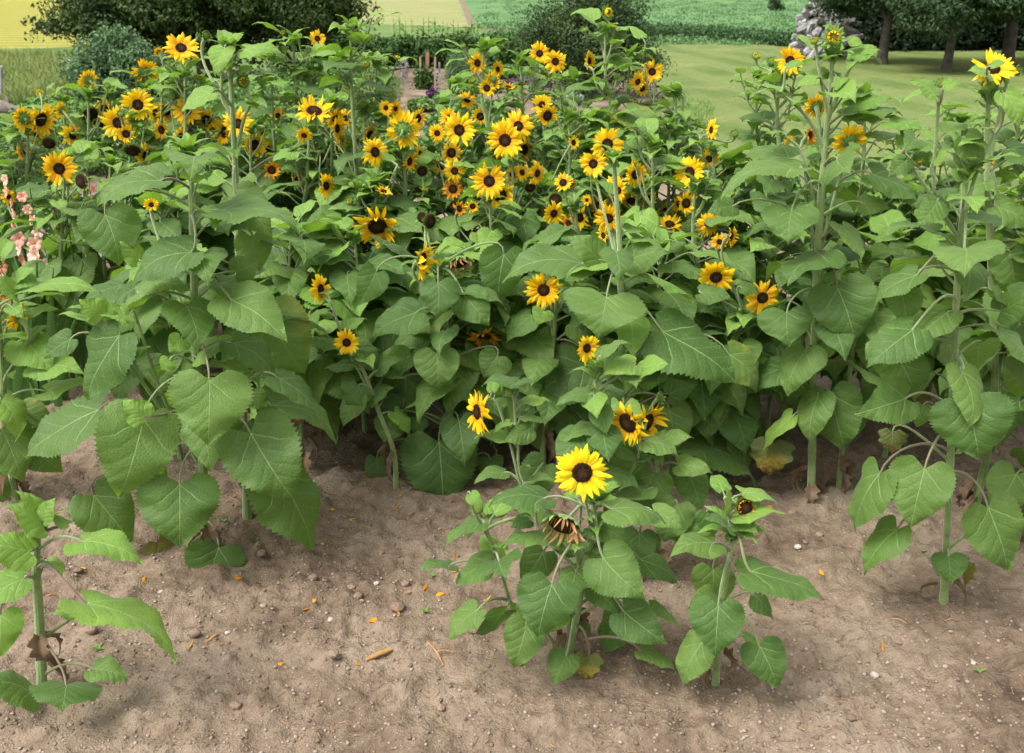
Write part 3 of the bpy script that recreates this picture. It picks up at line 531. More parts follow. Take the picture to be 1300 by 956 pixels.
mid += [
 ('tall leafy tip without bloom left of the double looking bloom', (207, 95), 5.0, [], 6, .16),
 ('tall leafy tip without bloom right of the tallest left stem', (345, 72), 5.0, [], 8, .17),
 ('tall leafy tip in front of the evergreen trunk gap', (372, 50), 5.1, [], 10, .17),
 ('tall leafy tip just left of the small high bloom', (425, 70), 5.2, [], 8, .16),
 ('tall leafy tip next to the asparagus clump', (478, 78), 5.0, [], 6, .15),
 ('tall leafy tip rising right of the path', (575, 105), 5.0, [], 6, .15),
 ('tall leafy tip left of the twin open blooms', (660, 75), 5.1, [], 8, .15),
 ('tall leafy tip between the twin blooms and the many branched plant', (728, 100), 5.0, [], 8, .16),
 ('tall leafy tip right of the many branched plant', (800, 70), 5.0, [], 8, .16),
 ('leafy tip at the lawn edge right of the shaded open bloom', (858, 118), 4.8, [], 6, .15),
 ('leafy tip against the lawn left of the fresh open bloom', (962, 92), 4.4, [], 12, .15),
 ('leafy tip against the lawn beside the tall spiky bud', (1095, 120), 4.3, [], 10, .16),
 ('leafy tip against the lawn left of the bare right stem', (1150, 165), 4.3, [], 10, .16),
 ('leafy tip against the lawn between the two right stems', (1222, 150), 4.2, [], 10, .16),
 ('leafy tip in the right corner above the far right foliage', (1296, 130), 4.0, [], 12, .17),
 ('leafy tip at the left edge above the side facing blooms', (18, 160), 5.2, [], 6, .15),
 ('leafy tip between the left corner blooms and the lone back turned bloom', (80, 128), 5.4, [], 6, .15),
 ('leafy tip right of the lone back turned bloom', (140, 118), 5.4, [], 6, .15),
 ('leafy tip behind the ragged middle bloom', (760, 150), 4.6, [], 8, .16),
 ('leafy tip behind the perfect round bloom', (600, 160), 4.7, [], 8, .15),
 ('leafy tip left of the glowing back turned bloom', (462, 140), 4.7, [], 8, .16),
 ('leafy tip behind the spent dark head on the nodding plant', (420, 130), 4.8, [], 8, .16),
]
for lab, top, Y, hd, n, size in mid:
    zt = PY(top[0], top[1], Y)[2]
    x0 = top[0]; q = PY(x0, 400, Y)
    pts = [(x0 + rnd.uniform(-8, 8), top[1] + 140), (x0 + rnd.uniform(-4, 4), top[1] + 60), top]
    sd_ = []
    if top[1] < 250:
        for q in range(3):
            w_ = rnd.choice([-1, 1]) * rnd.uniform(10, 30); y_ = top[1] + rnd.uniform(30, 110)
            sd_.append([(x0, y_), (x0 + w_ * .6, y_ - 18), (x0 + w_, y_ - rnd.uniform(38, 60))])
            if rnd.random() < .5: hd = list(hd) + [(x0 + w_, sd_[-1][-1][1] - 4, rnd.uniform(9, 13), 'b', rnd.uniform(-40, 40), rnd.uniform(30, 70), 0)]
    plant(lab, pts, Y=Y, heads=hd, side=sd_, auto=(n + 15, .35, 1.7, size * 1.17), r=(.0095, .005), dead=.08)
# ---------------------------------------------------------------- second pass
def on_path(path, z):
    zs = path[:, 2]; i = int(np.argmin(np.abs(zs - z))); return path[i].copy(), i
EXTRA = [(205, 165, 26, 'S'), (240, 190, 22, 'O'), (262, 152, 28, 'S'), (425, 150, 28, 'F'), (450, 172, 26, 'S'), (470, 172, 24, 'D'), (560, 210, 26, 'S'), (601, 200, 26, 'F'), (650, 222, 24, 'S'), (715, 232, 24, 'S'), (790, 212, 26, 'S'), (760, 262, 24, 'O'),
    (822, 252, 24, 'S'), (690, 257, 22, 'D'), (618, 112, 22, 'S'), (520, 205, 26, 'S'), (498, 190, 24, 'D'), (340, 190, 24, 'S'), (132, 138, 24, 'S'), (62, 165, 26, 'S'), (285, 168, 28, 'D'), (845, 268, 24, 'S'), (545, 135, 24, 'S'), (665, 190, 26, 'D'), (610, 148, 24, 'S'), (22, 140, 26, 'S'), (212, 140, 26, 'D'), (160, 170, 24, 'S'), (700, 160, 22, 'S'), (575, 240, 22, 'O'), (780, 232, 24, 'F'), (440, 190, 26, 'S'), (508, 240, 20, 'S')]
for q, (ex, ey, es, et) in enumerate([e for i, e in enumerate(EXTRA) if i % 3 != 1]):     # shy half hidden blooms hang on the nearest flowering plant
    best = min((p for p in PLANTS if p['heads'] and 3.8 < p['Y'] < 5.5), key=lambda p: abs(proj(p['path'][-1])[0] - ex) + .3 * abs(proj(p['path'][-1])[1] - ey))
    best['heads'] = list(best['heads']) + [(ex, ey, es, et, rnd.uniform(-60, 60), rnd.uniform(-25, 30))]
for p in PLANTS:
    hh = []
    for i, h in enumerate(p['heads']):
        px, py, size, ty = h[:4]; yaw = h[4] if len(h) > 4 else 0; pit = h[5] if len(h) > 5 else 8; dY = h[6] if len(h) > 6 else rnd.uniform(-.06, .06) if ty != 'M' else 0
        size = size * (1.06 if ty in 'FBSDO' and py < 330 else 1.0); H = PY(px, py, p['Y'] + dY); x, y, d = proj(H)
        frac = {'X': .80 / .80 * .95, 'b': .62, 'h': .62, 'R': .62}.get(ty, 1.0)
        Rr = size / 2 / F * d / ({'X': .86, 'b': .80, 'h': .72, 'R': .72, 'D': .85, 'O': .85, 'S': .92}.get(ty, 1.0))
        hh.append((H, Rr, ty, yaw, pit)); SHIELD.append((px, py, size * .5, d))
    p['H'] = hh
    if p['leaves']:
        for l in p['leaves']:
            SHIELD.append(((l[0] + l[2]) / 2, (l[1] + l[3]) / 2, min(l[4], 60) * .22, proj(PY(l[0], l[1], p['Y']))[2] - .12))
PROTO = None
for pi, p in enumerate(PLANTS):
    rg = np.random.default_rng(500 + pi)
    path = p['path']; base = path[0].copy(); base[2] = 0
    root = empty('sunflower_plant', base, p['label'], 'sunflower', 'sunflower plants growing in the patch')
    inv = Vector(base)
    st = MB()
    r0, r1 = p['r']
    st.tube(path - base, np.interp(np.linspace(0, 1, len(path)), [0, .03, .1, .5, 1], [r0 * 1.7, r0 * 1.25, r0, r0 * .85, r1]) * rg.uniform(.93, 1.07, len(path)), 10)
    Y = p['Y']
    SIDES = []
    for br in p['side']:                      # side branches traced from the stem
        bp = [PY(b[0], b[1], Y + (b[2] if len(b) > 2 else 0)) for b in br]
        a, _ = on_path(path, bp[0][2]); bp[0] = a
        SIDES.append(np.array(spline(bp, 6))); st.tube(SIDES[-1] - base, [r1 * 1.0, r1 * .7], 7)
    side_paths = [on_side for on_side in SIDES]
    allp = np.concatenate([path] + side_paths) if side_paths else path
    # heads
    for i, (H, Rr, ty, yaw, pit) in enumerate(p['H']):
        toc = nrm(np.array([CAM[0] - H[0], CAM[1] - H[1], 0])); yw = yaw + (180 if ty == 'B' else 0)
        ca, sa = math.cos(R(yw)), math.sin(R(yw))
        d = np.array([toc[0] * ca - toc[1] * sa, toc[0] * sa + toc[1] * ca, 0]); cp = math.cos(R(pit)); d = np.array([d[0] * cp, d[1] * cp, math.sin(R(pit))])
        back = H - d * Rr * .12
        a, ia = on_path(path, max(.25, H[2] - .30)); hd = np.linalg.norm((a - H)[:2])
        ends = [q[-1] for q in side_paths]; near_end = [q for q in ends if np.linalg.norm(q - H) < .16]
        if near_end: a, ia = min(near_end, key=lambda q: np.linalg.norm(q - H)), len(path) - 1
        elif np.linalg.norm(path[-1] - H) < .11: a, ia = path[-1], len(path) - 1
        else: a, ia = on_path(path, max(.3, H[2] - .16 - .8 * hd))
        Lb = np.linalg.norm(a - H)
        ctl2 = back - d * min(.09, Lb * .4) - UP * min(.07, Lb * .3)
        ctl1 = a + (path[min(ia + 1, len(path) - 1)] - path[max(ia - 2, 0)]) * .4 + nrm(H - a) * Lb * .25
        st.tube(np.array(bez(a, ctl1, ctl2, back - d * Rr * .05, 12)) - base, [r1 * 1.0, r1 * .75, r1 * .65, r1 * .7, min(r1 * 1.4, Rr * .3)], 7)
        kind = TYPES[ty]
        m1, m2, m3 = head_set(kind, pi * 3 + i)
        q = Vector(d).to_track_quat('Z', 'Y').to_matrix() @ Matrix.Rotation(rg.uniform(0, 6.28), 3, 'Z')
        mw = Matrix.Translation(Vector(H) - inv) @ q.to_4x4() @ Matrix.Diagonal((Rr, Rr, Rr, 1))
        hd_ = link('flower_head', m1, root); hd_.matrix_basis = mw
        if ty in 'X': hd_['label'] = 'spent dark head without petals'
        if ty in 'R': hd_['label'] = 'brown dried head hanging down'
        if ty in 'b': hd_['label'] = 'green bud just opening'
        link('disc', m2, hd_)
        if m3:
            po = link('petals', m3, hd_)
            if ty == 'O':
                po.material_slots[0].link = 'OBJECT'; po.material_slots[0].material = M['orange']
        # small leaves beneath a head
        for k in range(4 if Rr > .035 else 2):
            if ty == 'M': break
            t = rg.uniform(.25, .8); bb = bez(a, ctl1, ctl2, back, 12)[int(t * 11)]
            if np.linalg.norm(bb - H) < Rr * 1.3: continue
            an = rg.uniform(0, 6.28); dr = np.array([math.cos(an), math.sin(an), rg.uniform(-.2, .35)]); L = rg.uniform(.05, .11)
            B = bb + dr * .015; T = B + dr * L; x, y, dd = proj((B + T) / 2)
            if any(dd < q4 + .02 and (x - qx) ** 2 + (y - qy) ** 2 < (qr + 12) ** 2 for qx, qy, qr, q4 in SHIELD): continue
            lm = MB(); blade(lm, B - base, T - base, np.cross(dr, UP), L * .6, rg, False, .5, .3); lm.build('leaf', M['young'] if p['young'] or rg.random() < .4 else M['leaf'], root)
    # traced leaves
    for l in p['leaves']:
        bx, by, tx, ty_, wpx = l[:5]; dz = l[5] if len(l) > 5 else .05; off = l[6] if len(l) > 6 else .10; kind = l[7] if len(l) > 7 else ('young' if p['young'] else 'leaf')
        B = PY(bx, by, Y - off); T = PY(tx, ty_, Y - off - dz)
        a = T - B; L = np.linalg.norm(a); a = a / L; dep = proj((B + T) / 2)[2]; Wv = wpx / F * dep
        v = nrm(CAM - (B + T) / 2); s0 = nrm(np.cross(a, v)); n0 = np.cross(s0, a)
        W = max(Wv, min(.82 * L, Wv * 2.6)); ph = math.acos(min(1, Wv / W))
        best = None
        for sg in (1, -1):
            s = s0 * math.cos(ph) + n0 * math.sin(ph) * sg; n = np.cross(s, a)
            sc = n[2] * (-1 if kind == 'under' else 1)
            if best is None or sc > best[0]: best = (sc, s)
        near = wpx > 22
        lm = MB(); nn = blade(lm, B - base, T - base, best[1], W, rg, near, rg.uniform(.35, .75), rg.uniform(.05, .2), ragged=.1 if kind == 'dead' else 0)
        lo = lm.build('leaf', M[{'under': 'leaf'}.get(kind, kind)], root)
        if kind == 'dead': lo['label'] = 'withered yellow brown leaf'
        S, ii = on_path(path, B[2] - .25 * np.linalg.norm((B - path[np.argmin(np.abs(path[:, 2] - B[2]))])[:2]) + (.1 if ty_ > by + 30 else -.02))
        ok = allp[allp[:, 2] < B[2] + .05]
        if len(ok):
            dd_ = np.linalg.norm(ok - B, axis=1) + np.where(ok[:, 2] > B[2] - .02, .05, 0); S2 = ok[int(np.argmin(dd_))]
            if np.linalg.norm(S2 - B) < .7 * np.linalg.norm(S - B): S = S2
        D = np.linalg.norm(B - S)
        if D < .75:
            pm = MB(); out = nrm((B - S) * np.array([1, 1, 0])) 
            pp = np.array(bez(S, S + out * D * .35 + UP * D * .30, B - a * D * .25 + UP * D * .12, B + a * L * .03 - nn * .002, 9)) - base
            pm.tube(pp, [.0055, .0038, .0030], 6); pm.build('petiole', M['petiole'] if rg.random() < .5 else M['stem'], lo)
    # further foliage
    n, zlo, zhi, size = p['auto']
    ztop = path[-1][2]; gold = rg.uniform(0, 6.28)
    for k in range(n):
        f = (k + .5) / n; z = zlo + (min(zhi, ztop - .02) - zlo) * f
        S, ii = on_path(path, z)
        done = False
        for tr in range(9):
            an = gold + k * 2.4 + tr * rg.uniform(.5, 1.2); out = np.array([math.cos(an), math.sin(an), 0])
            prof = np.interp(f, [0, .25, .6, .85, 1], [.85, 1, .95, .74, .5]); L = size * prof * rg.uniform(.8, 1.15) * (.85 ** (tr // 3)); pl = L * rg.uniform(.45, .85)
            el = R(np.interp(f, [0, .5, .85, 1], [10, 25, 35, 45]) + rg.uniform(-12, 12)); dr = R(np.interp(f, [0, .4, .8, 1], [-62, -38, -12, 12]) + rg.uniform(-18, 18))
            B = S + out * pl * math.cos(el) + UP * pl * math.sin(el); an2 = an + rg.uniform(-.5, .5)
            a = np.array([math.cos(an2) * math.cos(dr), math.sin(an2) * math.cos(dr), math.sin(dr)]); T = B + a * L
            if T[2] < .12: continue
            Mi = (B + T) / 2; x, y, dd = proj(Mi); lr = L * F / dd * .36
            bad = False
            for qx, qy, qr, q4 in SHIELD:
                if dd < q4 + .02 and (x - qx) ** 2 + (y - qy) ** 2 < (qr * .72 + lr) ** 2: bad = True; break
            if not bad and (y > 850 and x > 100 if p['free'] else keep_out(x, y, lr, T)): bad = True
            if not bad: done = True; break
        if not done: continue
        W = L * rg.uniform(.72, .98); s = nrm(np.cross(a, UP)); s = nrm(s + np.cross(a, s) * rg.uniform(-.45, .45))
        isn = dd < 4.6 and L > .1
        mat = 'dead' if rg.random() < p['dead'] and f < .3 else ('young' if (p['young'] or f > .86 or rg.random() < .1) else 'leaf')
        lm = MB(); nn = blade(lm, B - base, T - base, s, W, rg, isn, rg.uniform(.3, .8), rg.uniform(.03, .22) if f < .9 else .45); lo = lm.build('leaf', M[mat], root)
        pm = MB(); pm.tube(np.array(bez(S, S + out * pl * .4 + UP * pl * .25, B - a * pl * .2 + UP * pl * .1, B + a * L * .03 - nn * .002, 7)) - base, [.0045, .003, .0025], 5)
        pm.build('petiole', M['petiole'] if rg.random() < .45 else M['stem'], lo)
    for q_ in side_paths:                     # small leaves up the side branches
        for t_ in (.45, .62, .78, .9, 1.0):
            S = q_[int(t_ * (len(q_) - 1))]
            for tr in range(4):
                an = rg.uniform(0, 6.28); L = rg.uniform(.05, .12); out = np.array([math.cos(an), math.sin(an), 0]); B = S + out * L * .35 + UP * L * .25; a = nrm(out + UP * rg.uniform(-.5, .5)); T = B + a * L
                x, y, dd = proj((B + T) / 2)
                if not any(dd < q4 + .02 and (x - qx) ** 2 + (y - qy) ** 2 < (qr * .8 + L * F / dd * .4) ** 2 for qx, qy, qr, q4 in SHIELD): break
            else: continue
            lm = MB(); blade(lm, B - base, T - base, np.cross(a, UP), L * .7, rg, False, .6, .25); lo = lm.build('leaf', M['young'] if t_ > .6 or p['young'] else M['leaf'], root)
            pm = MB(); pm.tube(np.array([S, (S + B) / 2 + UP * L * .06, B + a * L * .04]) - base, [.003, .002], 5); pm.build('petiole', M['stem'], lo)
    for k in range(4 if Y < 3.9 else 0):      # dry leaves clinging to the foot of the stem
        an = rg.uniform(0, 6.28); S, _ = on_path(path, rg.uniform(.06, .24)); out = np.array([math.cos(an), math.sin(an), 0]); B = S + out * rg.uniform(.008, .02); T = B + out * rg.uniform(.0, .05) - UP * rg.uniform(.05, .13); T[2] = max(T[2], .01)
        lm = MB(); blade(lm, B - base, T - base, np.cross(out, UP), rg.uniform(.02, .05), rg, False, 1.2, .9, ragged=.3); lo = lm.build('leaf', M['crisp'], root); lo['label'] = 'dry brown leaf clinging to the stem foot'
    # tight tuft of young leaves at the tip
    if not any(np.linalg.norm(h[0] - path[-1]) < .05 and h[2] not in 'b' for h in p['H']):
        for k in range(8):
            an = k * 2.4 + gold; dr = np.array([math.cos(an), math.sin(an), rg.uniform(.1, 1.2)]); dr = nrm(dr); L = rg.uniform(.04, .11)
            B = path[-1] - UP * rg.uniform(0, .03); lm = MB(); blade(lm, B - base, B + dr * L - base, np.cross(dr, UP), L * .5, rg, False, .6, .4); lm.build('leaf', M['young'], root)
    st.build('stem', M['stem'], root)
ORD = 'first second third fourth fifth sixth seventh eighth ninth tenth eleventh twelfth thirteenth fourteenth fifteenth'.split()
# ---------------------------------------------------------------- foliage masses
def leaf_cloud(mb, cen, rad, n, size, rg, mat=0, shell=.55, lump=.25, zmin=None, aspect=.55, droop=.3):
    cen = np.asarray(cen, float); rad = np.asarray(rad, float)
    d = rg.normal(size=(n, 3)); d /= np.linalg.norm(d, axis=1)[:, None]
    r = shell + (1 - shell) * rg.random(n) ** .6
    ph = rg.uniform(0, 6, 6)
    bulge = 1 + lump * (np.sin(d[:, 0] * 4 + ph[0]) * np.sin(d[:, 1] * 5 + ph[1]) + np.sin(d[:, 2] * 6 + ph[2] + d[:, 0] * 3) * .6)
    P = cen + d * rad * (r * bulge)[:, None]
    if zmin is not None: P = P[P[:, 2] > zmin]; d = d[:len(P)]
    n = len(P)
    nn = rg.normal(size=(n, 3)) * .9 + d[:n] * .8 + np.array([0, 0, .5]); nn /= np.linalg.norm(nn, axis=1)[:, None]
    a = np.cross(nn, rg.normal(size=(n, 3))); a[:, 2] -= droop; a /= np.linalg.norm(a, axis=1)[:, None]
    b = np.cross(nn, a); b /= np.linalg.norm(b, axis=1)[:, None]
    L = (size * rg.uniform(.6, 1.3, n))[:, None]
    V = np.stack([P - a * L * .5, P + b * L * aspect * .5 - nn * L * .06, P + a * L * .5, P - b * L * aspect * .5 - nn * L * .06], 1).reshape(-1, 3)
    f = np.arange(n * 4).reshape(n, 4); uv = np.tile(np.array([[0, 0], [1, .5], [0, 1], [0, .5]]), (n, 1))
    mb.add(V, f, uv, mat)
def fol(name, c1, c2, rough=.6, trans=.2, scale=1.2, spec=.25):
    k = NT(name); o = k.obj(); f = k.math('ADD', k.math('MULTIPLY', k.noise(scale, 3, o), .9), k.math('MULTIPLY', k.noise(scale * 14, 2, o), .5)); f = k.sm(f, .35, 1.0)
    col = k.mix(f, c1, c2); return k.out(col, rough, None, spec, trans, col)
M['ever'] = fol('evergreen_foliage', (.010, .026, .007), (.060, .105, .018), scale=1.4)
M['shrub'] = fol('grey_green_foliage', (.06, .13, .05), (.14, .23, .10), scale=1.5)
M['vine'] = fol('vine_foliage', (.020, .060, .012), (.075, .15, .03), scale=1.2)
M['bush'] = fol('dark_bush_foliage', (.018, .044, .012), (.070, .115, .035), scale=1.5)
M['orch'] = fol('orchard_foliage', (.018, .045, .016), (.065, .115, .045), scale=.8)
M['wood'] = fol('deep_wood_foliage', (.006, .014, .005), (.018, .035, .012), scale=.5)
M['veg'] = fol('vegetable_foliage', (.055, .14, .03), (.14, .26, .06), scale=2.5)
M['fern'] = fol('feathery_foliage', (.10, .20, .04), (.20, .32, .09), scale=2.5)
M['corn'] = fol('corn_foliage', (.07, .17, .02), (.15, .28, .04), scale=2)
M['crop'] = fol('crop_foliage', (.035, .085, .028), (.07, .14, .05), scale=1)
M['mead'] = fol('meadow_grass', (.13, .20, .05), (.27, .31, .10), scale=.6)
M['bark'] = simple('grey_bark', (.045, .038, .030), (.115, .100, .082), 6, .9, bump=1, bs=30, rand=.2)
M['weath'] = simple('weathered_wood', (.10, .09, .09), (.48, .47, .47), 5, .9, bump=.8, bs=40, rand=.5)
M['stake'] = simple('garden_stake_wood', (.30, .17, .11), (.42, .33, .25), 5, .9, bump=.4, bs=40, rand=.8)

# ---------------------------------------------------------------- ground
rg0 = np.random.default_rng(3)
def fbm(x, y, oct=5, base=1.0, seed=0):
    r = np.random.default_rng(seed); out = np.zeros_like(x); amp = 1.0
    for o in range(oct):
        for k in range(4):
            an = r.uniform(0, 6.28); fr = base * 2 ** o * r.uniform(.7, 1.4); out += amp * np.sin((x * math.cos(an) + y * math.sin(an)) * fr + r.uniform(0, 6.28)) * np.cos((x * math.sin(an) - y * math.cos(an)) * fr * .8 + r.uniform(0, 6.28)) * .4
        amp *= .55
    return out
SB = np.array([p['path'][0][:2] for p in PLANTS])
# value-noise clods
def vnoise(x, y, s, seed):
    r = np.random.default_rng(seed); T = r.random((256, 256)); gx = x / s; gy = y / s; ix = np.floor(gx).astype(int); iy = np.floor(gy).astype(int)
    fx = gx - ix; fy = gy - iy; fx = fx * fx * (3 - 2 * fx); fy = fy * fy * (3 - 2 * fy)
    a = T[ix % 256, iy % 256]; b = T[(ix + 1) % 256, iy % 256]; c = T[ix % 256, (iy + 1) % 256]; d = T[(ix + 1) % 256, (iy + 1) % 256]
    return a + (b - a) * fx + (c - a) * fy + (a - b - c + d) * fx * fy
def soil_z(x, y):
    near = np.clip((8.0 - y) / 2.0, 0, 1)
    z = .018 * fbm(x, y, 3, 1.6, 5) + .012 * (vnoise(x, y, .11, 1) - .5) + .030 * (vnoise(x, y, .06, 2) ** 3) + .012 * (vnoise(x, y, .026, 4) ** 2) - .004
    cl = vnoise(x, y, .07, 9); mk = np.clip(vnoise(x, y, .4, 31) * 1.8 - .3, 0, 1); z = z + mk * (.018 * np.clip(vnoise(x, y, .045, 32) - .62, 0, 1) / .38 + .011 * np.clip(vnoise(x, y, .024, 33) - .55, 0, 1) / .45) + .010 * np.abs(vnoise(x, y, .035, 14) - .5) + .006 * np.abs(vnoise(x, y, .016, 15) - .5) + .022 * np.clip(cl - .80, 0, 1) / .2 * vnoise(x, y, .3, 11)
    for sx, sy in SB[:24]: z = z + .028 * np.exp(-((x - sx) ** 2 + (y - sy) ** 2) / .012)
    return z * near - .02 * (1 - near)
xs = np.concatenate([[-300, -80, -30, -14], np.linspace(-8, -2.4, 80), np.arange(-2.38, 2.40, .011), np.linspace(2.42, 8, 80), [14, 30, 80, 300]])
ys = np.concatenate([[-20, -5, -1], np.linspace(.4, 1.2, 12), np.arange(1.22, 3.6, .011), np.linspace(3.62, 8.5, 160), [10, 14, 20, 30, 60, 150, 900]])
X, Yg = np.meshgrid(xs, ys); Z = soil_z(X, Yg)
i = np.arange(X.size).reshape(X.shape); f = np.stack([i[:-1, :-1], i[:-1, 1:], i[1:, 1:], i[1:, :-1]], -1).reshape(-1, 4)
k = NT('bare_soil'); o = k.obj()
n1 = k.noise(1.6, 6, o, .6); n2 = k.noise(22, 6, o, .7); n3 = k.noise(90, 3, o, .6)
col = k.ramp(k.math('ADD', k.math('MULTIPLY', n1, .68), k.math('MULTIPLY', n2, .38)), [(.36, (.065, .044, .030)), (.47, (.150, .108, .075)), (.57, (.222, .168, .120)), (.72, (.31, .25, .19))])
pv = k.n('TexVoronoi', {'Vector': o, 'Scale': 75.0}); sp = k.n('TexVoronoi', {'Vector': o, 'Scale': 38.0})
peb = k.math('MULTIPLY', k.math('SUBTRACT', 1, k.sm(pv.outputs['Distance'], .12, .26)), k.sm(k.n('SeparateXYZ', {0: pv.outputs['Color']}).outputs[0], .80, .86))
col = k.mix(peb, col, (.42, .37, .32)); col = k.mix(k.math('MULTIPLY', k.sm(n3, .55, .75), .35), col, (.10, .065, .045))
h = k.math('ADD', k.math('MULTIPLY', n2, .8), k.math('ADD', k.math('MULTIPLY', n3, .5), k.math('MULTIPLY', peb, .35)))
k.out(col, .92, k.bump(h, 1.0, .020), .12)
mb = MB(); mb.add(np.stack([X, Yg, Z], -1).reshape(-1, 3), f); tag(mb.build('ground', k.m), 'bare tan garden soil with clods, pebbles and fallen petals', 'soil', kind='structure')

def sheet(name, pts, z, mat, label, cat):
    r_ = np.random.default_rng(int(z * 1000)); P2 = []
    for a_, b_ in zip(pts, list(pts[1:]) + [pts[0]]):
        a_ = np.array(a_[:2], float); b_ = np.array(b_[:2], float); m_ = max(1, min(60, int(np.linalg.norm(b_ - a_) / (.02 * max(8, min(np.linalg.norm(a_), np.linalg.norm(b_)))))))
        for q_ in range(m_):
            c_ = a_ + (b_ - a_) * q_ / m_; P2.append(c_ + r_.normal(size=2) * (0 if name == 'dirt_track' else .0035) * min(120, np.linalg.norm(c_)))
    pts = P2
    mb = MB(); P = [(p[0], p[1], z) for p in pts]; ar_ = sum(P[i_ - 1][0] * P[i_][1] - P[i_][0] * P[i_ - 1][1] for i_ in range(len(P)))
    if ar_ < 0: P = P[::-1]
    mb.add(P, [tuple(range(len(P)))]); return tag(mb.build(name, mat, smooth=False), label, cat, kind='structure')
def grassmat(name, c1, c2, c3, sc=1.0, stripe=None, bs=60, bd=.03, st=.6, sstr=.8):
    k = NT(name); o = k.obj(); f = k.math('ADD', k.math('MULTIPLY', k.noise(sc, 5, o), .7), k.math('MULTIPLY', k.noise(sc * 25, 3, o, .7), .4))
    col = k.ramp(f, [(.38, c1), (.55, c2), (.72, c3)])
    if stripe:
        mp = k.n('Mapping', {'Vector': o, 'Rotation': (0, 0, R(stripe[0]))}); wv = k.n('TexWave', {'Vector': mp.outputs[0], 'Scale': stripe[1], 'Distortion': stripe[2], 'Detail': 1.0, 'Detail Scale': .3}, bands_direction='X').outputs['Fac']
        col = k.mix(k.math('MULTIPLY', k.sm(wv, .3, .7), sstr), col, stripe[3])
    n = k.noise(bs, 4, o, .7); k.out(k.mix(k.math('MULTIPLY', k.sm(n, .4, .7), .35), col, tuple(c * .5 for c in c1)), .85, k.bump(n, st, bd), .15); return k.m
M['lawn'] = grassmat('mown_lawn', (.080, .125, .030), (.115, .165, .042), (.22, .23, .080), .6, (-8, .26, 3.0, (.16, .20, .065)), sstr=.7, bs=14, bd=.08)
M['field'] = grassmat('green_crop_field', (.08, .17, .06), (.115, .225, .085), (.15, .26, .10), .10, (10, .5, 1, (.13, .24, .09)), 8, .25, sstr=.3)
M['grain'] = grassmat('ripening_grain', (.20, .19, .03), (.30, .24, .03), (.23, .24, .05), .45, (86, .22, 4, (.33, .36, .09)), 12, .2)
M['stub'] = grassmat('dry_mown_strip', (.16, .17, .06), (.21, .21, .09), (.28, .25, .13), .3, (78, .16, 2, (.30, .33, .12)), 14, .1)
M['weeds'] = grassmat('weedy_grass', (.08, .15, .035), (.13, .20, .06), (.22, .24, .10), .6, None, 30, .08)
g = lambda *p: [G(*q) for q in p]
far = [(400, 600, 0), (-400, 600, 0)]
sheet('crop_field', [G(560, 34), G(1500, 60), (400, 40, 0), (400, 800, 0), (-60, 800, 0)], .010, M['field'], 'green crop field stretching away behind the garden', 'field')
sheet('grain_field', [(-200, 22, 0), G(-200, 66), G(100, 62), G(300, 50), G(440, 30), (-60, 800, 0), (-600, 800, 0)], .014, M['grain'], 'yellow ripening grain field beyond the meadow', 'field')
sheet('dry_strip', g((405, 34), (470, 38), (602, 34), (591, 14), (578, -10), (440, -10), (405, 15)), .018, M['stub'], 'dry mown strip between the fields', 'field')
sheet('weedy_grass', g((-400, 135), (0, 128), (110, 118), (250, 106), (430, 98), (700, 62), (700, 44), (560, 34), (440, 30), (300, 46), (60, 62), (-300, 66)), .022, M['weeds'], 'rough weedy grass between garden and grain field', 'grass')
sheet('lawn', g((1700, 360), (1300, 300), (1130, 268), (1000, 250), (905, 226), (872, 182), (842, 125), (815, 88), (790, 62), (800, 47), (900, 52), (990, 60), (1040, 62), (1500, 57), (2200, 57)), .026, M['lawn'], 'mown lawn with pale mowing stripes', 'lawn')
k = NT('brown_edge'); k.out((.17, .12, .08), .9)
sheet('dirt_track', g((594, 32), (603, 33), (592, 6), (584, -8), (579, -8), (586, 8))[::-1], .030, k.m, 'narrow brown track between two fields', 'track')

# ---------------------------------------------------------------- trees and bushes
def crown_thing(name, label, cat, cx, cy, lobes, mat, n, size, seed, trunk=None, group=None, **kw):
    rg = np.random.default_rng(seed); root = empty(name, (cx, cy, 0), label, cat, group)
    mb = MB(); tot = sum(l[3] * l[4] * l[5] for l in lobes)
    for l in lobes: leaf_cloud(mb, l[:3], l[3:6], int(n * l[3] * l[4] * l[5] / tot), size, rg, **kw)
    mb.build('crown' if trunk else 'foliage', mat, root, smooth=False)
    if trunk:
        tb = MB()
        for path, r in trunk: tb.tube(np.array(spline(path, 5)), r, 9)
        tb.build('trunk', M['bark'], root)
    return root
def lobes(n, ext, r, rg, zc, zs=.6):
    return [(rg.uniform(-1, 1) * ext[0], rg.uniform(-1, 1) * ext[1], zc + rg.uniform(-1, 1) * ext[2], r * rg.uniform(.7, 1.2), r * rg.uniform(.7, 1.2), r * zs * rg.uniform(.8, 1.2)) for _ in range(n)]
rg = np.random.default_rng(21)
e = PY(247, 60, 19.0)
L = [(-2.55, 0, 1.05, .75, .7, .22), (-2.1, .2, 1.35, .8, .8, .45), (-1.5, 0, 1.5, 1.0, 1.0, .9), (-.6, .3, 1.6, 1.2, 1.2, 1.1), (.5, 0, 1.7, 1.2, 1.2, 1.2), (1.4, .2, 1.6, 1.2, 1.2, 1.15), (2.2, .3, 1.7, .9, .9, .9), (0, .6, 2.5, 2, 1.2, 1.0), (1.0, -.6, 1.5, .7, .6, .5), (-.4, -.7, 1.4, .8, .6, .5), (2.5, 0, 1.3, .6, .6, .45), (-1.6, -.5, 1.05, .6, .6, .25), (1.8, -.6, 1.2, .5, .5, .4)]
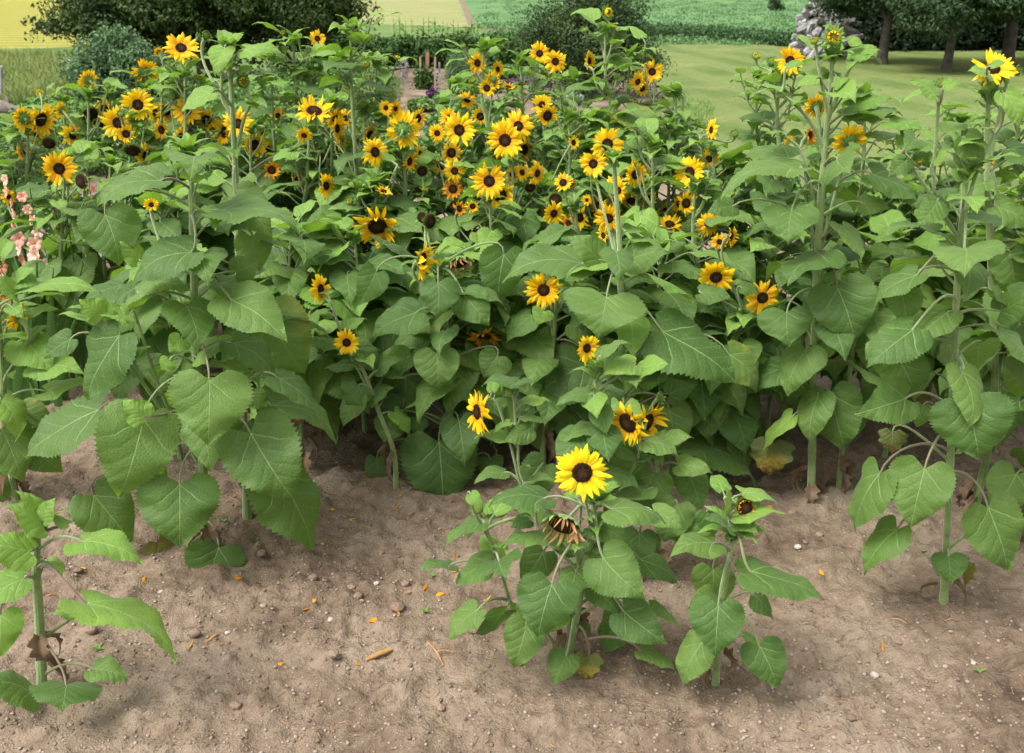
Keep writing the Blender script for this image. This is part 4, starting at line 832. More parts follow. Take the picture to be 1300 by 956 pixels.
crown_thing('evergreen_tree', 'wide spreading dark evergreen behind the patch, branches down to the ground', 'tree', e[0], 19.6, L, M['ever'], 110000, .095, 5,
    [([(0, 0, -.1), (0, 0, 1), (.1, 0, 2.4)], [.2, .16, .08]), ([(1.55, .2, -.1), (1.5, .2, .9), (1.2, .2, 1.8)], [.08, .07, .05]), ([(-.9, .1, -.1), (-.8, 0, .8), (-.8, 0, 1.6)], [.07, .06, .04])], shell=.30, lump=.35, aspect=.45)
e = PY(146, 85, 15.5); crown_thing('grey_green_shrub', 'lighter grey green shrub in front of the dark evergreen', 'shrub', e[0], 15.5, [(-.35, 0, .5, .45, .5, .48), (.3, 0, .6, .5, .5, .52), (.0, .1, .85, .45, .4, .38), (.65, 0, .4, .35, .4, .4), (-.45, 0, .3, .2, .3, .3)], M['shrub'], 16000, .06, 6,
    [([(.1, 0, 0), (.05, -.1, .5), (0, 0, .9)], [.02, .01]), ([(-.2, 0, 0), (-.25, -.2, .5), (-.3, 0, .8)], [.02, .01])], shell=.3, lump=.3)
e = PY(745, 60, 17.5); crown_thing('round_dark_bush', 'dark round bush beyond the garden, behind the many branched sunflower', 'bush', e[0], 17.5, [(0, 0, .75, .95, .9, .75), (-.4, 0, 1.2, .6, .6, .5), (.35, 0, 1.35, .65, .6, .5), (.7, 0, .7, .6, .6, .5), (-.8, .1, .95, .45, .45, .32), (0, 0, 1.8, .5, .5, .4), (1.0, 0, .5, .4, .4, .35)], M['bush'], 42000, .05, 7,
    [([(0, 0, 0), (0, 0, .7), (0, 0, 1.4)], [.05, .03])], shell=.25, lump=.35)
e = G(1002, 14); crown_thing('distant_bush', 'tiny lone bush far out on the crop field', 'bush', e[0] - .9, e[1], [(0, 0, .6, .35, .35, .6), (.35, 0, .2, .3, .3, .2)], M['orch'], 1500, .12, 8, [([(0, 0, 0), (0, 0, .5)], [.04, .02])])
# vine hedge
e = PY(565, 60, 23.5); vl = [(x, rg.uniform(-.1, .1), rg.uniform(.22, .42), .5, .4, rg.uniform(.32, .42)) for x in np.arange(-2.9, 3.4, .3)]
crown_thing('vine_hedge', 'long low hedge of dark grape vines across the end of the garden path', 'hedge', e[0], 23.5, vl, M['vine'], 36000, .085, 9, [([(x, 0, 0), (x + .05, 0, .5)], [.02, .015]) for x in (-1.8, -.8, .2, 1.2, 2.2)], shell=.3, lump=.3, aspect=.85)
# corn
def corn(seed):
    r = np.random.default_rng(seed); mb = MB(); 
    for kk in range(9):
        an = r.uniform(0, 6.28); z0 = .15 + kk * .09; Lc = r.uniform(.35, .55); pth = []
        d = np.array([math.cos(an), math.sin(an), 0]); s = np.array([-d[1], d[0], 0])
        for t in np.linspace(0, 1, 7): pth.append(d * Lc * (.75 * t) + UP * (z0 + Lc * (.75 * t - .85 * t * t)))
        pth = np.array(pth); wd = np.interp(np.linspace(0, 1, 7), [0, .3, 1], [.02, .035, .002]); V = np.concatenate([pth - s * wd[:, None], pth + s * wd[:, None]])
        mb.add(V, [(j, j + 1, j + 8, j + 7) for j in range(6)])
    st = MB(); st.tube(np.array([(0, 0, 0), (0, 0, .6), (.02, 0, 1.05)]), [.014, .01, .005], 6); return mb.mesh('leaf_blades', M['corn']), st.mesh('stalk', M['corn'])
cm = [corn(s) for s in (1, 2, 3)]
for kk in range(15):
    e = PY(500 + kk * 7.5 + rnd.uniform(-2, 2), 50, 25.2); rt = empty('corn_plant', (e[0], 25.2 + rnd.uniform(-.2, .4), 0), ORD[kk] + ' corn plant from the left in the row beyond the vine hedge', 'corn', 'corn plants in a row beyond the vine hedge'); rt.scale = (1, 1, rnd.uniform(.78, .98)); rt.rotation_euler.z = rnd.uniform(0, 6)
    link('leaves', cm[kk % 3][0], rt); link('stalk', cm[kk % 3][1], rt)
# garden growth
def veg(name, label, cat, px, py, w, h, mat, n, size, seed, **kw):
    e = G(px, py); crown_thing(name, label, cat, e[0], e[1], [(0, 0, h * .45, w, w * .8, h * .6), (-w * .5, 0, h * .35, w * .6, w * .6, h * .45), (w * .5, .05, h * .35, w * .6, w * .6, h * .45)], mat, n, size, seed, **kw)
veg('feathery_asparagus', 'feathery light green asparagus clump left of the garden path', 'plant', 472, 148, .42, .85, M['fern'], 22000, .035, 11, shell=.1, aspect=.3)
veg('dill_clump', 'fine grey green dill among the stakes before the vine hedge', 'plant', 585, 108, .30, .62, M['shrub'], 9000, .035, 12, shell=.1, aspect=.3)
veg('bean_plant', 'low bright bean plant right of the garden path', 'plant', 580, 134, .32, .25, M['veg'], 3000, .06, 13, aspect=.8)
veg('lettuce_clump', 'low yellow green lettuce clump at the near end of the path', 'plant', 535, 140, .20, .18, M['fern'], 2000, .05, 14, aspect=.9)
veg('tomato_plant', 'staked tomato plant nearest the path end', 'plant', 540, 112, .18, .36, M['vine'], 1500, .06, 15, aspect=.6, lump=.6, shell=.15)
for q, (px, py, w, h, nm) in enumerate([(610, 116, .35, .22, 'low leafy vegetables right of the stakes'), (640, 98, .4, .2, 'far vegetables before the vine hedge'), (600, 150, .4, .24, 'leafy vegetables behind the central stacked blooms'), (230, 128, 1.1, .24, 'blue green squash row below the lighter shrub'), (330, 126, .9, .26, 'leafy bean row under the evergreen shade'), (300, 150, .9, .22, 'low leafy row behind the tallest left stem'), (410, 122, .7, .5, 'taller leafy row left of the asparagus clump'), (95, 142, .8, .22, 'squash leaves spreading beside the old log'), (185, 150, .8, .22, 'squash leaves under the pair of bright open blooms')]):
    veg('vegetable_row', nm, 'vegetable row', px, py, w, h, M['veg'], 5000, .085, 30 + q, aspect=.85)
for q, (px, py, nm) in enumerate([(20, 230, 'bushy greens at the left edge behind the golden bloom'), (25, 300, 'low leafy greens left of the gladioli'), (150, 215, 'leafy greens between the spent head and the gladioli'), (240, 240, 'shaded greens behind the butterfly shaped leaf')]):
    veg('garden_greens', nm, 'vegetables', px, py, .55, .38, M['veg'], 5000, .05, 50 + q, aspect=.6)
for q, (px, py, w_, nm) in enumerate([(60, 175, .7, 'low green bed behind the left corner blooms'), (130, 172, .7, 'low green bed below the spent heads'), (260, 180, .7, 'low green bed right of the double looking bloom'), (350, 175, .7, 'low green bed behind the half hidden bloom'), (420, 172, .6, 'low green bed left of the path'),
    (470, 190, .5, 'low green bed near the path start'), (600, 170, .6, 'low green bed right of the path start'), (660, 190, .5, 'low green bed behind the overlapping blooms'), (590, 205, .5, 'low green bed hidden behind the round blooms'), (760, 170, .6, 'low green bed below the round bush'), (820, 185, .5, 'low green bed near the lawn edge'), (740, 215, .5, 'low green bed behind the ragged bloom'), (850, 215, .4, 'low green bed at the lawn corner'),
    (510, 215, .5, 'low green bed behind the back turned bloom'), (1000, 262, .6, 'low green plants at the lawn edge behind the tall stem'), (1110, 285, .6, 'low green plants at the lawn edge between the right stems'), (1230, 295, .6, 'low green plants at the lawn edge by the far right bloom'), (400, 215, .5, 'low green bed under the nodding bloom'), (310, 215, .5, 'low green bed behind the tall left stem'), (180, 120, .8, 'low green bed before the lighter shrub'), (380, 140, .7, 'low green bed right of the tall left stem')]):
    veg('low_greens', nm, 'vegetable bed', px, py, w_, .26 if q % 2 else .34, M['veg'], 4200, .065, 80 + q, aspect=.7, shell=.3)
k = NT('purple_leaf'); k.out((.09, .03, .10), .6, None, .3, .2, (.1, .03, .1)); M['purple'] = k.m
M['cab'] = fol('cabbage_foliage', (.12, .20, .14), (.25, .33, .26), scale=3)
veg('purple_basil', 'small dark purple plant on the garden path edge', 'plant', 549, 124, .10, .14, M['purple'], 500, .05, 61)
veg('purple_kale', 'purple leaved vegetables in the bed behind the twin blooms', 'plant', 668, 110, .45, .16, M['purple'], 700, .07, 62)
veg('cabbage_plant', 'pale blue green cabbage in the brown bed below the round bush', 'plant', 718, 132, .22, .18, M['cab'], 1200, .09, 63, aspect=.9)
# stakes
def box_between(mb, a, b, w, d):
    a = np.array(a, float); b = np.array(b, float); t = nrm(b - a); s = nrm(np.cross(t, [0, 1, .01])); n = np.cross(s, t); V = []
    for p in (a, b):
        for sx, sn in ((-1, -1), (1, -1), (1, 1), (-1, 1)): V.append(p + s * w / 2 * sx + n * d / 2 * sn)
    mb.add(V, [(0, 1, 2, 3), (7, 6, 5, 4), (0, 4, 5, 1), (1, 5, 6, 2), (2, 6, 7, 3), (3, 7, 4, 0)])
stk = [(515, 104, 75, 'leftmost garden stake, beside the asparagus'), (534, 104, 72, 'second garden stake from the left, thin'), (543, 100, 66, 'widest garden stake in the middle of the row'), (552, 114, 72, 'slim garden stake right behind the tomato plant'), (558, 112, 79, 'pale leaning garden stake'), (566, 102, 82, 'reddish garden stake at the right end of the row'), (550, 108, 86, 'shortest white garden stake')]
for q, (px, pyb, pyt, lab) in enumerate(stk):
    b = G(px, pyb); t = PY(px + rnd.uniform(-1, 1), pyt, b[1]); mb = MB(); wv = .07 if 'widest' in lab else .035; box_between(mb, b - UP * .05, t, wv, .02)
    ob = mb.build('garden_stake', M['weath'] if 'pale' in lab or 'white' in lab else M['stake'], None, False); tag(ob, lab, 'stake', 'wooden stakes at the end of the garden path')
b = G(545, 108); mb = MB(); P = []
for j in range(9):
    for s in (0, 1): P.append((b[0] - .17 + j * .045, b[1] + .05 * math.sin(j), .18 + .03 * math.sin(j * 1.3) - s * .05))
mb.add(P, [(2 * j, 2 * j + 1, 2 * j + 3, 2 * j + 2) for j in range(8)]); k = NT('blue_cloth'); k.out((.25, .45, .55), .7)
ob = mb.build('cloth_strip', k.m); sm = ob.modifiers.new('t', 'SOLIDIFY'); sm.thickness = .004; tag(ob, 'light blue cloth strip tied across the garden stakes', 'cloth')
b = G(514, 108); mb = MB(); leaf_cloud(mb, (b[0], b[1], .3), (.10, .1, .2), 260, .05, rg, aspect=.5); k = NT('white_sheet'); k.out((.55, .55, .58), .8)
tag(mb.build('withered_bundle', M['weath'], None, False), 'pale withered bundle tied to the leftmost stake', 'dry plant')
# post, log, marker
b = G(1, 128); mb = MB(); t = PY(1, 84, b[1]); mb.tube(np.array([b - UP * .1, (b + t) / 2, t]), [.035, .033, .03], 9); tag(mb.build('fence_post', M['weath']), 'grey round fence post at the left edge beside the log', 'post')
b = G(12, 150); mb = MB(); mb.tube(np.array(spline([b + np.array([-.5, .1, .12]), b + np.array([-.1, 0, .16]), b + np.array([.14, -.03, .10]), b + np.array([.26, -.05, .06])], 5)), [.11, .10, .06, .03], 10); mb.tube(np.array(spline([b + np.array([0, 0, .16]), b + np.array([.03, 0, .26]), b + np.array([-.03, 0, .33])], 4)), [.03, .015], 7)
M['oldw'] = simple('old_grey_wood', (.07, .055, .045), (.24, .21, .185), 7, .95, bump=1, bs=50, rand=.2)
tag(mb.build('old_log', M['oldw']), 'weathered grey log with a stub branch lying by the fence post', 'log')
b = G(87, 104); mb = MB(); t = PY(87, 76, b[1]); box_between(mb, b, t - UP * .12, .03, .02); k = NT('white_marker'); k.out((.75, .75, .76), .6); mk = empty('marker_post', b, 'small white marker on a thin stake in the weedy grass', 'marker')
o1 = mb.build('stake', M['weath'], mk, False); o1.location = -Vector(b)
mb = MB(); box_between(mb, t - UP * .16, t, .075, .05); o2 = mb.build('cap', k.m, mk, False); o2.location = -Vector(b); bv = o2.modifiers.new('b', 'BEVEL'); bv.width = .01; bv.segments = 2

# stone pile: weathered logs / slabs heap
e0 = G(1036, 74); root = empty('wood_pile', e0, 'heap of pale weathered split logs and slabs at the edge of the lawn', 'log pile')
for q in range(100):
    t = rg.random(); wx = rg.uniform(-1, 1); zt = rg.random() ** .8
    xx = wx * .85 * (1 - zt * .62) + .10; zz = zt * 1.16 + .08; yy = -(1 - zt) * .75 + rg.uniform(-.1, .3)
    d = np.array([rg.uniform(-1, 1), rg.uniform(-.6, .2), rg.uniform(-.6, .6)]); d = nrm(d); ln = rg.uniform(.12, .34); rr = rg.uniform(.06, .12)
    mb = MB(); c = np.array([xx, yy, zz]); sd_ = int(rg.integers(5, 8)); P = np.array([c - d * ln, c - d * ln * .3 + rg.normal(size=3) * .01, c + d * ln * .4 + rg.normal(size=3) * .01, c + d * ln]); mb.tube(P, [rr * rg.uniform(.6, 1), rr, rr * rg.uniform(.8, 1.1), rr * rg.uniform(.5, .9)], sd_)
    mb.build('log', M['weath'] if rg.random() < .85 else M['bark'], root, False)
mb = MB(); V = []
for ring, (rr, z) in enumerate([(.8, 0), (.62, .4), (.38, .85), (.12, 1.15)]):
    for j in range(12): a = j * math.pi / 6; V.append((rr * math.cos(a) + .10, rr * .6 * math.sin(a) + .35, z))
mb.add(V, [(r * 12 + j, r * 12 + (j + 1) % 12, r * 12 + 12 + (j + 1) % 12, r * 12 + 12 + j) for r in range(3) for j in range(12)] + [tuple(range(36, 48))]); mb.build('heap_core', M['bark'], root, False)

# orchard trees
def orchard(px, py, label, hx, seed, limbs, cl, n=26000, r=.12):
    b = G(px, py); tr = [([(0, 0, -.1), (0, 0, .25), (hx * .4, 0, .8), (hx, 0, 1.25)], [r * 1.5, r, r * .85, r * .75])]
    for l in limbs: tr.append(([(hx * .8, 0, 1.0)] + l, [r * .6, r * .45, r * .25]))
    crown_thing('orchard_tree', label, 'tree', b[0], b[1], cl, M['orch'], n, .10, seed, tr, 'orchard trees on the lawn', shell=.35, lump=.3, aspect=.45)
oc = lambda lo, sx: [(x * sx, rnd.uniform(-.8, .8), z, rnd.uniform(.6, .95), .8, rnd.uniform(.35, .6)) for x, z in lo]
orchard(1119, 83, 'orchard tree with flared forked trunk nearest the log heap', .03, 71, [[(-.3, 0, 1.4), (-.8, 0, 1.9)], [(.4, 0, 1.35), (.8, 0, 1.9)]], oc([(-1.1, 1.75), (-.8, 1.35), (-.5, 1.6), (0, 1.55), (.6, 1.45), (1.0, 1.7), (-.6, 2.1), (.2, 2.2), (.9, 1.4)], 1))
orchard(1201, 92, 'orchard tree with straight trunk and one thick limb reaching sideways', .06, 72, [[(.45, 0, 1.25), (1.1, 0, 1.5)], [(-.3, 0, 1.7), (-.6, 0, 2)]], oc([(-1.2, 1.5), (-.8, 1.35), (-.1, 1.5), (.4, 1.6), (.9, 1.55), (1.4, 1.7), (-.6, 2.0), (.4, 2.1)], .9), r=.10)
orchard(1277, 84, 'orchard tree with thick double trunk at the right edge', -.05, 73, [[(.4, 0, 1.4), (.9, 0, 2.0)], [(-.4, 0, 1.7), (-.8, 0, 2.1)]], oc([(-1.0, 1.75), (-.4, 1.6), (.2, 1.7), (.8, 1.7), (1.4, 1.9), (0, 2.4), (-.9, 2.3), (1.8, 1.7)], 1), r=.15)
orchard(1335, 78, 'orchard tree just beyond the right edge of the view', .0, 74, [[(.4, 0, 1.4), (.9, 0, 2.0)]], oc([(-1.0, 1.7), (-.2, 1.7), (.5, 1.7), (1.2, 1.8), (0, 2.4)], 1), 14000)
# dark wood behind
mb = MB(); b0 = G(1100, 74)
for x in np.arange(.3, 11, .6):
    leaf_cloud(mb, (b0[0] + x, 29 + rnd.uniform(-.4, .6), rnd.uniform(.7, 1.4)), (1.0, .9, 1.3), 1900, .16, rg, shell=.3, lump=.25, zmin=0)
    leaf_cloud(mb, (b0[0] + x, 28.6 + rnd.uniform(-.3, .4), .3), (.7, .6, .6), 900, .14, rg, shell=.2, lump=.25, zmin=0)
    leaf_cloud(mb, (b0[0] + x, 29.4 + rnd.uniform(-.4, .6), 2.8), (1.1, .9, 1.3), 1300, .16, rg, shell=.3, lump=.25, zmin=0)
tag(mb.build('dark_wood', M['wood'], None, False), 'deep dark undergrowth and trees behind the orchard', 'wood', kind='stuff')
# crop edge
mb = MB()
ea = [G(790, 46), G(900, 51), G(985, 59), G(1050, 66)]
for a, b in zip(ea[:-1], ea[1:]):
    a = a + np.array([0, .5, 0]); b = b + np.array([0, .5, 0])
    nn_ = int(np.linalg.norm(b - a) / .25)
    for q in range(nn_):
        c = a + (b - a) * q / nn_
        for row in range(5): leaf_cloud(mb, c + np.array([rnd.uniform(-.1, .1), row * .55, .16]), (.25, .3, .22), 200, .075, rg, shell=.3, zmin=0, aspect=.8)
tag(mb.build('crop_edge', M['crop'], None, False), 'dense leafy crop rows at the near edge of the green field', 'crop', kind='stuff')
mb = MB()      # scattered crop rows further out
for q in range(2600):
    y = 31 + 60 * rnd.random() ** 1.6; x = rnd.uniform(-.035, .9) * y * .8
    leaf_cloud(mb, (x, y, .06), (.5, .45, .09), 22, .085, rg, shell=.2, zmin=0, aspect=.8)
M['crop2'] = fol('field_crop_foliage', (.075, .165, .06), (.11, .22, .08), scale=.4)
tag(mb.build('field_crop', M['crop2'], None, False), 'low leafy crop covering the green field', 'crop', kind='stuff')
# meadow blades
def blades(name, label, zones, hgt, mat, seed, n, wd=.006):
    r = np.random.default_rng(seed); mb = MB(); V = []; 
    for (x0, x1, y0, y1, wgt) in zones:
        m = int(n * wgt); u = r.random(m); v = r.random(m); px = x0 + (x1 - x0) * u; py = y0 + (y1 - y0) * v
        for a, b in zip(px, py):
            p = G(a, b); p[2] = 0; h = hgt * r.uniform(.5, 1.3); l = r.normal(size=2) * h * .3; an = r.uniform(0, 3.14); s = np.array([math.cos(an), math.sin(an), 0]) * wd * r.uniform(.6, 1.4)
            V += [p - s, p + s, p + np.array([l[0] * .4, l[1] * .4, h * .6]) + s * .7, p + np.array([l[0], l[1], h])]
    V = np.array(V); mb.add(V, np.arange(len(V)).reshape(-1, 4)); return tag(mb.build(name, mat, None, False), label, 'grass', kind='stuff')
blades('meadow_grass', 'tall pale meadow grass and weeds before the grain field', [(-40, 130, 95, 135, .5), (90, 210, 95, 120, .15), (-40, 110, 68, 96, .35)], .16, M['mead'], 5, 16000, .010)
M['weedg'] = fol('fresh_weeds', (.06, .15, .02), (.13, .25, .05), scale=3)
blades('border_grass', 'rough grass tufts along the border of lawn and garden', [(845, 905, 130, 225, .4), (900, 1000, 215, 255, .2), (1000, 1300, 245, 300, .4)], .08, M['weedg'], 6, 5000, .004)

# ---------------------------------------------------------------- gladioli
k = NT('pink_petal'); ri = k.n('ObjectInfo').outputs['Random']; col = k.mix(ri, (.88, .62, .56), (.82, .36, .28)); sy = k.n('SeparateXYZ', {0: k.n('UVMap').outputs[0]}).outputs[1]
k.out(k.mix(k.sm(sy, 0, .5), (.85, .62, .35), col), .5, None, .2, .35, col); M['pink'] = k.m
M['glad'] = simple('gladiolus_leaf', (.05, .13, .03), (.10, .21, .05), 6, .45, .2, (.12, .28, .03))
def gl_proto(seed):
    r = np.random.default_rng(seed); sw = []
    for kk in range(10):
        an = math.pi * (kk % 2) + r.uniform(-.5, .5); h = r.uniform(.45, .75); mb = MB(); n = 8; t = np.linspace(0, 1, n); ln = r.uniform(.05, .28); d = np.array([math.cos(an), math.sin(an), 0])
        c = np.outer(t ** 1.6 * ln, d) + np.outer(t * h, UP) + d * .01 * kk; s = np.array([-d[1], d[0], 0]); s = nrm(s * .5 + d * .8); wd = np.interp(t, [0, .4, 1], [.014, .024, .001])[:, None]
        V = np.concatenate([c - s * wd, c + UP * 0 + np.cross(s, UP) * .004, c + s * wd]); f = [(j, j + 1, j + 1 + n, j + n) for j in range(n - 1)] + [(j + n, j + 1 + n, j + 1 + 2 * n, j + 2 * n) for j in range(n - 1)]; mb.add(V, f); sw.append(mb.mesh('leaf', M['glad']))
    st = MB(); st.tube(np.array([(0, 0, 0), (.01, 0, .5), (.03, .0, .98)]), [.007, .005, .002], 6)
    bl = MB()
    for kk in range(6): petal(bl, kk * math.pi / 3 + r.uniform(-.1, .1), .1, .95, .85, .9 - .1 * (kk % 2), -.1 + r.uniform(-.3, .3), r, r.uniform(-.4, .4))
    return sw, st.mesh('stem', M['glad']), bl.mesh('blossom', M['pink'])
gp = [gl_proto(s) for s in (1, 2, 3)]
gl = [(22, 470, 4), (38, 515, 0), (58, 470, 9), (75, 480, 8), (118, 450, 8), (140, 470, 7), (98, 420, 6), (135, 400, 7), (160, 420, 6), (8, 520, 0), (190, 430, 4), (28, 500, 0), (60, 520, 0), (285, 400, 4), (120, 500, 3)]
GLL = ['gladiolus at the left edge with four salmon blossoms', '', 'gladiolus with the tallest row of blossoms below the golden bloom', 'gladiolus with eight pink blossoms just right of the tallest flowering one', 'gladiolus with eight pink blossoms under the spent head turned aside', 'gladiolus with seven blossoms nearest the big heart leaves', 'gladiolus with six blossoms further back below the golden bloom', 'gladiolus with seven blossoms at the back near the large dark leaf', 'rightmost of the clustered gladioli, six blossoms', '', 'gladiolus with four blossoms half hidden by the broad leafy sunflower', '', '', 'lone gladiolus with pink blossoms behind the tall left stem', 'gladiolus with only three blossoms low beside the big heart leaves']
for q, (px, py, nb) in enumerate(gl):
    b = G(px, py); sw, st, bl = gp[q % 3]; flower = nb > 0
    rt = empty('gladiolus', (b[0], b[1], -.01), GLL[q] if flower else 'sword leaved gladiolus without blossoms at the left of the patch', 'gladiolus', 'pink gladioli beside the sunflowers' if flower else 'gladioli out of bloom beside the sunflowers')
    rt.rotation_euler.z = rnd.uniform(-.8, .8); sc = rnd.uniform(.95, 1.12); rt.scale = (sc,) * 3
    for m in sw: link('leaf', m, rt)
    if flower:
        link('stem', st, rt)
        for j in range(nb):
            o = link('blossom', bl, rt); z = .5 + j * .052; o.location = (.012 + rnd.uniform(-.02, .02), rnd.uniform(-.03, 0), z); s = .042 * (1 - j * .04) * rnd.uniform(.8, 1.1); o.scale = (s, s, s)
            o.rotation_euler = Vector((rnd.uniform(-.9, .9), -1, rnd.uniform(-.1, .5))).to_track_quat('Z', 'Y').to_euler()

# ---------------------------------------------------------------- things on the soil
M['stone'] = simple('pale_stone', (.26, .20, .16), (.50, .45, .40), 30, .9, bump=.6, bs=120, rand=.9)
M['clod'] = simple('dry_clod', (.17, .115, .08), (.29, .205, .15), 20, .95, bump=1, bs=120, rand=.7)
def rock(r, seed, sub=2):
    import bmesh
    bm = bmesh.new(); bmesh.ops.create_icosphere(bm, subdivisions=sub, radius=1); rr = np.random.default_rng(seed); A = rr.normal(size=(7, 3)); A /= np.linalg.norm(A, axis=1)[:, None]; c = rr.uniform(.55, .95, 7)
    for v in bm.verts:
        p = np.array(v.co)
        for a, cc in zip(A, c):
            dd = p @ a
            if dd > cc: p = p - a * (dd - cc) * .85
        p = p * (1 + .05 * math.sin(p[0] * 9 + seed) + .04 * math.sin(p[1] * 13) + .03 * math.sin(p[2] * 17 + p[0] * 8)); v.co = Vector(p)
    for f in bm.faces: f.smooth = True
    V = np.array([v.co for v in bm.verts]); Fs = np.array([[v.index for v in f.verts] for f in bm.faces]); bm.free(); return V, Fs
RK = [rock(1, s) for s in range(6)]; RK1 = [rock(1, s, 1) for s in range(6)]
def gz(p): return float(soil_z(np.array([p[0]]), np.array([p[1]]))[0])
big = [(334, 714, 15, 0), (398, 742, 14, 0), (248, 812, 17, 0), (335, 775, 9, 1), (505, 775, 22, 0), (515, 745, 14, 0), (478, 742, 8, 1), (446, 748, 12, 0), (455, 760, 14, 0), (290, 810, 8, 1), (205, 755, 8, 1), (100, 730, 12, 0), (484, 705, 9, 0), (1140, 820, 9, 0), (1110, 860, 12, 1), (1040, 680, 12, 0), (1012, 700, 10, 1), (1198, 855, 8, 1), (1022, 690, 9, 0), (1005, 655, 14, 0), (130, 690, 10, 0), (420, 790, 10, 1), (118, 810, 18, 0), (425, 845, 16, 0), (1235, 845, 8, 1), (560, 900, 14, 0), (300, 905, 16, 0), (1080, 915, 14, 0)]
BL = ['egg shaped clod beside the hanging bottom leaf of the broad sunflower', 'round clod right of the lowest leaf of the broad sunflower', 'flat clod between the young sunflower and the middle of the foreground', "small whitish stone below the broad sunflower's lowest leaf", 'large rough clod left of the front plant', 'rough clod behind the large one left of the front plant', 'small pale stone near the petals left of the front plant', 'brown clod at the left end of the short row of clods', 'second clod in the short row left of the front plant', 'pale chip near the short brown stem piece', 'white chip below the drooping leaf of the broad sunflower', 'clod behind the pale young sunflower', 'small clod in the soil gap under the dark leaves', 'small clod in the open soil at the right', 'bright stone at the lower right', 'clod near the base of the tall right stem', "pale stone left of the bare right stem's open soil", 'small white stone at the bottom right', 'small clod between the front half open bud and the tall stem', 'clod at the foot of the tall right stem', 'clod in the shade behind the young sunflower', 'pale stone in the middle of the open left soil', "broad clod beside the tip of the young sunflower's long leaf", 'clod under the thick broken stem piece', 'white stone at the far lower right', 'clod nearest the view before the front plant', 'clod nearest the view at the left', 'clod nearest the view at the right']
for (px, py, s, st_), bl_ in zip(big, BL):
    p = G(px, py); d = proj(p)[2]; r = s / 2 / F * d; V, Fs = RK[(px + py) % 6]; mb = MB(); mb.add(V * np.array([r, r * .9, r * .65]), Fs)
    o = mb.build('stone' if st_ else 'soil_clod', M['stone'] if st_ else M['clod']); o.location = (p[0], p[1], gz(p) + r * .25); o.rotation_euler.z = rnd.uniform(0, 6)
    tag(o, bl_, 'stone' if st_ else 'clod', 'larger stones on the soil' if st_ else 'larger clods on the soil')
mb = MB()
for q in range(9000):
    p = G(rnd.uniform(-60, 1360), 560 + 400 * rnd.random() ** .8)
    if rnd.random() > .25 + 1.2 * float(vnoise(np.array([p[0] + 9]), np.array([p[1] + 9]), .35, 21)[0]) ** 2: continue
    s = rnd.choice([.0025, .003, .004, .005, .007]) * rnd.uniform(.7, 1.3); V, Fs = RK1[q % 6]; a = rnd.uniform(0, 6); ca, sa = math.cos(a), math.sin(a); V = V * np.array([s, s * .8, s * .6])
    V = np.stack([V[:, 0] * ca - V[:, 1] * sa, V[:, 0] * sa + V[:, 1] * ca, V[:, 2]], -1) + np.array([p[0], p[1], gz(p) + s * .25]); mb.add(V, Fs, None, q % 2)
tag(mb.build('pebbles', [M['clod'], M['stone']]), 'small pebbles and crumbs scattered over the bare soil', 'pebbles', kind='stuff')
# fallen petals
def fp(seed):
    r = np.random.default_rng(seed); mb = MB(); petal(mb, 0, 0, r.uniform(.022, .038), .009, .1, r.uniform(-.6, .8), r, r.uniform(-2, 2)); return mb.mesh('fallen_petal', M['orange'])
FP = [fp(s) for s in range(5)]
pts = [(185, 738), (308, 742), (330, 741), (392, 775), (398, 768), (361, 845), (240, 830), (408, 699), (240, 659), (168, 595), (455, 628), (462, 610), (470, 616), (507, 655), (525, 657), (510, 645), (503, 653), (516, 744), (522, 755), (538, 755), (565, 757), (573, 730), (577, 709), (508, 786), (467, 792), (450, 845), (616, 765), (618, 818), (645, 712), (652, 670), (500, 620), (452, 667), (886, 667), (974, 646), (925, 833), (1063, 726), (1046, 738), (1182, 712), (1140, 790), (1120, 835), (110, 725), (60, 760), (300, 636), (80, 600), (132, 610), (535, 600), (440, 600), (425, 632), (418, 655), (1083, 646), (1005, 860), (660, 850)]
for q, (px, py) in enumerate(pts):
    p = G(px, py); o = link('fallen_petal', FP[q % 5]); o.location = (p[0], p[1], gz(p) + .006); o.rotation_euler = (rnd.uniform(-.3, .3), rnd.uniform(-.3, .3), rnd.uniform(0, 6.28)); zone = 'on shaded soil under the dark middle leaves' if 400 < px < 690 and py < 672 else 'around the front plant with the lemon bloom' if 560 < px < 700 else 'on open soil left of the front plant' if 400 < px < 560 else 'below the broad leafy sunflower' if px >= 150 and py > 650 else 'under the left plants' if px < 400 else 'right of the front plants'
    tag(o, 'curled orange petal ' + zone, 'petal', 'fallen petals ' + zone)
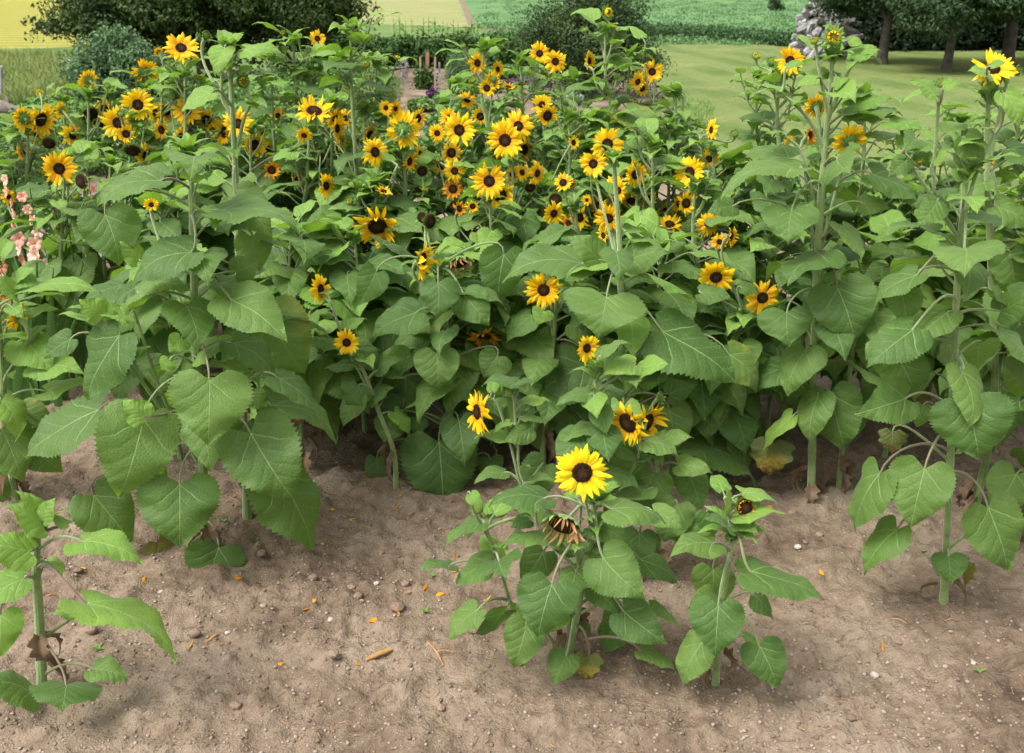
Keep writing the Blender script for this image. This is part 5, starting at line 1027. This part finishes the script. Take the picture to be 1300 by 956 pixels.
# dry stem pieces
for px, py, qx, qy, r, lab in [(465, 843, 498, 833, .008, 'thick pale broken stem piece on the soil'), (543, 823, 563, 848, .003, 'thin forked dry root lying on the soil'), (262, 822, 278, 810, .005, 'short brown stem piece near the lower left clods'), (1130, 792, 1150, 797, .003, 'thin dry twig on the soil under the right stem')]:
    a = G(px, py); b = G(qx, qy); a[2] = gz(a) + r; b[2] = gz(b) + r; mb = MB(); m_ = (a + b) / 2 + np.array([.004, .004, .002]); mb.tube(np.array(spline([a, m_, b], 5)) - a, [r * .7, r, r * 1.1, r * .6], 7)
    if 'forked' in lab: mb.tube(np.array(spline([m_, m_ + np.array([.02, .01, 0]), m_ + np.array([.05, .0, 0])], 4)) - a, [r, r * .5], 6)
    o = mb.build('dry_stem', M['driedp']); o.location = a; tag(o, lab, 'stem piece')
# small weeds
for q, (px, py, lab) in enumerate([(540, 780, 'tiny green weed on the soil left of the front plant'), (1242, 858, 'tiny green weed on the soil at the lower right'), (126, 832, 'tiny green weed beside the pale young sunflower'), (548, 738, 'tiny weed seedling between fallen petals'), (285, 672, 'small weed sprout behind the broad leafy sunflower'), (1172, 700, 'tiny weed seedling left of the bare right stem')]):
    p = G(px, py); p[2] = gz(p); mb = MB(); rr = np.random.default_rng(q)
    for kk in range(7): an = rr.uniform(0, 6.28); d = np.array([math.cos(an), math.sin(an), .45]); mb2 = blade(mb, d * .002, d * rr.uniform(.012, .028), np.cross(d, UP), .008, rr, False, .6, .2)
    o = mb.build('small_weed', M['young']); o.location = p; tag(o, lab, 'weed')
mb = MB()
for q in range(420):
    p = G(rnd.uniform(-60, 1360), 560 + 400 * rnd.random()); a = rnd.uniform(0, 6.28); L_ = rnd.uniform(.006, .035); d = np.array([math.cos(a), math.sin(a), 0]) * L_; m_ = p + d * .5 + np.array([rnd.uniform(-.2, .2), rnd.uniform(-.2, .2), 0]) * L_
    z_ = gz(p) + .003; P_ = np.array([p, m_, p + d]); P_[:, 2] = [z_, z_ + .003, gz(p + d) + .003]; mb.tube(P_, [.0008, rnd.uniform(.0009, .0018), .0007], 4, q % 2)
tag(mb.build('plant_litter', [M['driedp'], M['crisp']]), 'thin dry straws and bits of dead leaf on the soil', 'litter', kind='stuff')
